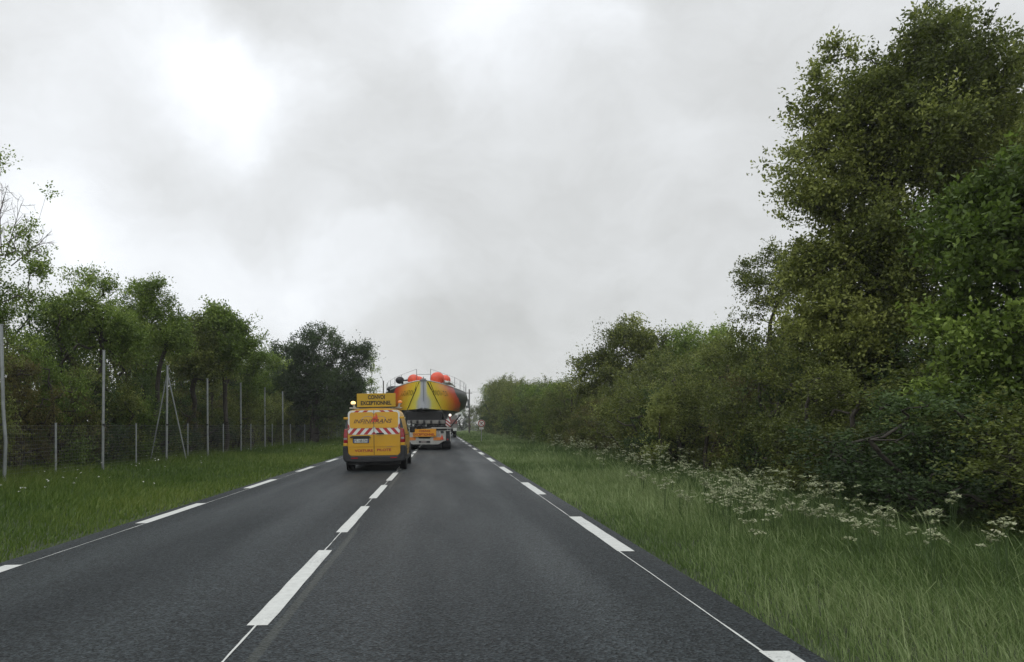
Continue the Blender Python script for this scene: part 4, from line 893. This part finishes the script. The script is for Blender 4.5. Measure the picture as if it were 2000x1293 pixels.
front = [(a, b_, c, d_, 0 if e_ == 2 and i % 2 else e_) for i, (a, b_, c, d_, e_) in enumerate(front)]
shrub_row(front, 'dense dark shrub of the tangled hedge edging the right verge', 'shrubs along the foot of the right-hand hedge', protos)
shrub_row(back, 'taller shrub standing behind the front row of the right-hand hedge', 'taller shrubs of the back row on the right', protos)
far = []; y = 44
while y < 125:
    k = 1.0+(y-44)/80; far.append((7.6+rr.uniform(-.25, .25)+.8*k, y, 1.35*k, (1.35+ .018*(y-44))*rr.uniform(.95, 1.1), rr.choice([0, 3, 0, 1, 4]))); y += 1.9*k
shrub_row(far, 'tall dense hedge tree bordering the road in the distance on the right', 'distant hedge trees on the right', protos)
shrub_row([(11+rr.uniform(0, 3), 46+5*i, 2.6, 1.25+.09*i, rr.choice([1, 0, 3])) for i in range(14)], 'dark tree filling in behind the distant right-hand hedge', 'trees behind the distant hedge', protos)

# ------------------------------------------------------------------ vegetation, left side
ptree('tall open tree at the left edge, bare twigs above its leaves', T, -10, 22, [(30, 510, 45, 45), (70, 545, 32, 25), (15, 600, 60, 55), (100, 378, 22, 13), (8, 300, 20, 12), (60, 440, 12, 14), (40, 470, 28, 20), (-40, 480, 60, 110), (-30, 650, 90, 70)],
      ncl=260, per=15, K=8, m=10, size=.09, twig=.5, leaf='fresh', gap=.5, trunk_r=.10, bare=[(.3, 0, 6.6, .5, 0, 1.7), (.2, 0, 6.8, -.1, 0, 2.2), (.5, 0, 6.4, 1.0, 0, .8), (0, 0, 7.2, .2, .2, 1.8), (.1, 0, 6.9, .8, 0, .6), (-.4, 0, 7.4, .3, 0, 1.4)], wood='bare')
ptree('light green airy treetop, first to the right of the tall open tree', T, 175, 27, [(160, 535, 30, 24), (185, 590, 42, 40), (120, 640, 45, 45), (210, 640, 50, 50), (235, 565, 18, 20)], ncl=330, K=8, m=9, size=.095, twig=.5, leaf='fresh', gap=.4, trunk_r=.09)
ptree('mid green tree with two pointed tops behind the braced pole', T, 290, 31, [(265, 590, 36, 38), (305, 580, 30, 32), (290, 640, 55, 40), (340, 640, 32, 35)], ncl=350, K=8, m=9, size=.10, twig=.55, leaf='fresh', gap=.4, trunk_r=.10)
ptree('darker rounded tree just right of the braced pole', T, 375, 36, [(370, 665, 48, 42), (400, 700, 50, 45), (350, 700, 45, 40)], ncl=330, K=8, m=10, size=.12, twig=.6, leaf='oak', gap=.2, trunk_r=.13)
ptree('pale green spreading treetop rising above the left-hand row', T, 440, 37, [(440, 615, 28, 22), (425, 640, 32, 25), (465, 640, 15, 18), (445, 680, 40, 40)], ncl=320, K=8, m=10, size=.135, twig=.6, leaf='fresh', gap=.3, trunk_r=.12)
ptree('bright green tree between the pale treetop and the dark oak', T, 492, 44, [(490, 695, 36, 42), (515, 730, 35, 50), (470, 740, 40, 50)], ncl=200, K=8, m=9, size=.12, twig=.65, leaf='bright' if 0 else 'fresh', gap=.2, trunk_r=.13)
ptree('large dark oak with a stout trunk standing on the fence line left of the van', T, 612, 58, [(625, 690, 62, 48), (570, 705, 42, 42), (680, 700, 42, 45), (700, 745, 32, 32), (580, 760, 55, 50), (650, 770, 62, 40), (600, 820, 40, 30), (715, 700, 14, 30), (620, 740, 60, 50), (690, 800, 35, 35), (540, 800, 35, 60)], ncl=1000, K=9, m=10, size=.15, twig=.75, leaf='dark', per=8, gap=.4, trunk_r=.40, spread=.25)
ptree('dark crown directly behind the large oak', T, 560, 66, [(560, 700, 36, 36), (610, 790, 70, 50), (540, 780, 45, 50), (700, 790, 40, 40)], ncl=340, K=8, m=10, size=.17, twig=.85, leaf='dark', gap=.15, trunk_r=.2)
ptree('slim light green tree at the right side of the large oak, against the sky', T, 722, 75, [(722, 720, 11, 45), (718, 765, 20, 30), (735, 800, 30, 30)], ncl=110, K=7, m=9, size=.14, twig=.6, leaf='fresh', gap=.3, trunk_r=.1)
front = []; back = []; y = 15
while y < 62:
    front.append((-12.6+rr.uniform(-.5, .4), y, rr.uniform(1.0, 1.4), rr.uniform(.9, 1.3), rr.choice([0, 2, 4, 3, 1, 0]))); y += rr.uniform(1.1, 1.7)
y = 16
while y < 70:
    back.append((-15.3+rr.uniform(-.8, .8), y, rr.uniform(1.6, 2.1), rr.uniform(2.0, 2.5)*(.72 if y < 25 else 1), rr.choice([4, 4, 1, 3, 4, 5, 4]))); y += rr.uniform(1.6, 2.2)
shrub_row(front, 'dark shrub close behind the wire fence on the left', 'shrubs behind the left fence', protos)
shrub_row(back, 'taller leafy shrub behind the fence-side shrubs on the left', 'taller shrubs of the left-hand thicket', protos)
y = 62; far = []
while y < 150:
    far.append((-12-.03*(y-60)+rr.uniform(-.7, .7), y, 2.0, rr.uniform(1.3, 1.7), rr.choice([1, 0, 3]))); y += 3.2
shrub_row(far, 'small far tree on the left side of the road beyond the van', 'far trees on the left', protos)
far = [(-30+i*3.6+rr.uniform(-1, 1), 215+rr.uniform(-8, 8), 2.6, rr.uniform(1.9, 2.9), rr.choice([1, 0, 3])) for i in range(24)]
far = [(x-float(curve_x(yy)), yy, a, b_, c) for (x, yy, a, b_, c) in far]
shrub_row(far, 'faint tree of the low treeline across the far end of the road', 'treeline at the far end of the road', protos)
for p in list(protos.values()):
    for ch in list(p.children): bpy.data.objects.remove(ch)
    bpy.data.objects.remove(p)

# ------------------------------------------------------------------ haze (wet air and spray)
hz = MB(); hz.box(-60, 60, -8, 240, -1.6, 16)
m = bpy.data.materials.new('haze_air'); m.use_nodes = True; t = m.node_tree; t.nodes.remove(t.nodes['Principled BSDF'])
pv = nd(t, 'ShaderNodeVolumePrincipled'); pv.inputs['Color'].default_value = (.92, .95, .97, 1); pv.inputs['Density'].default_value = .0005
t.links.new(pv.outputs[0], t.nodes['Material Output'].inputs['Volume'])
HZ = True
if HZ: hz.build('haze', m, kind='stuff', label='thin grey wet haze hanging over the road', cat='haze')
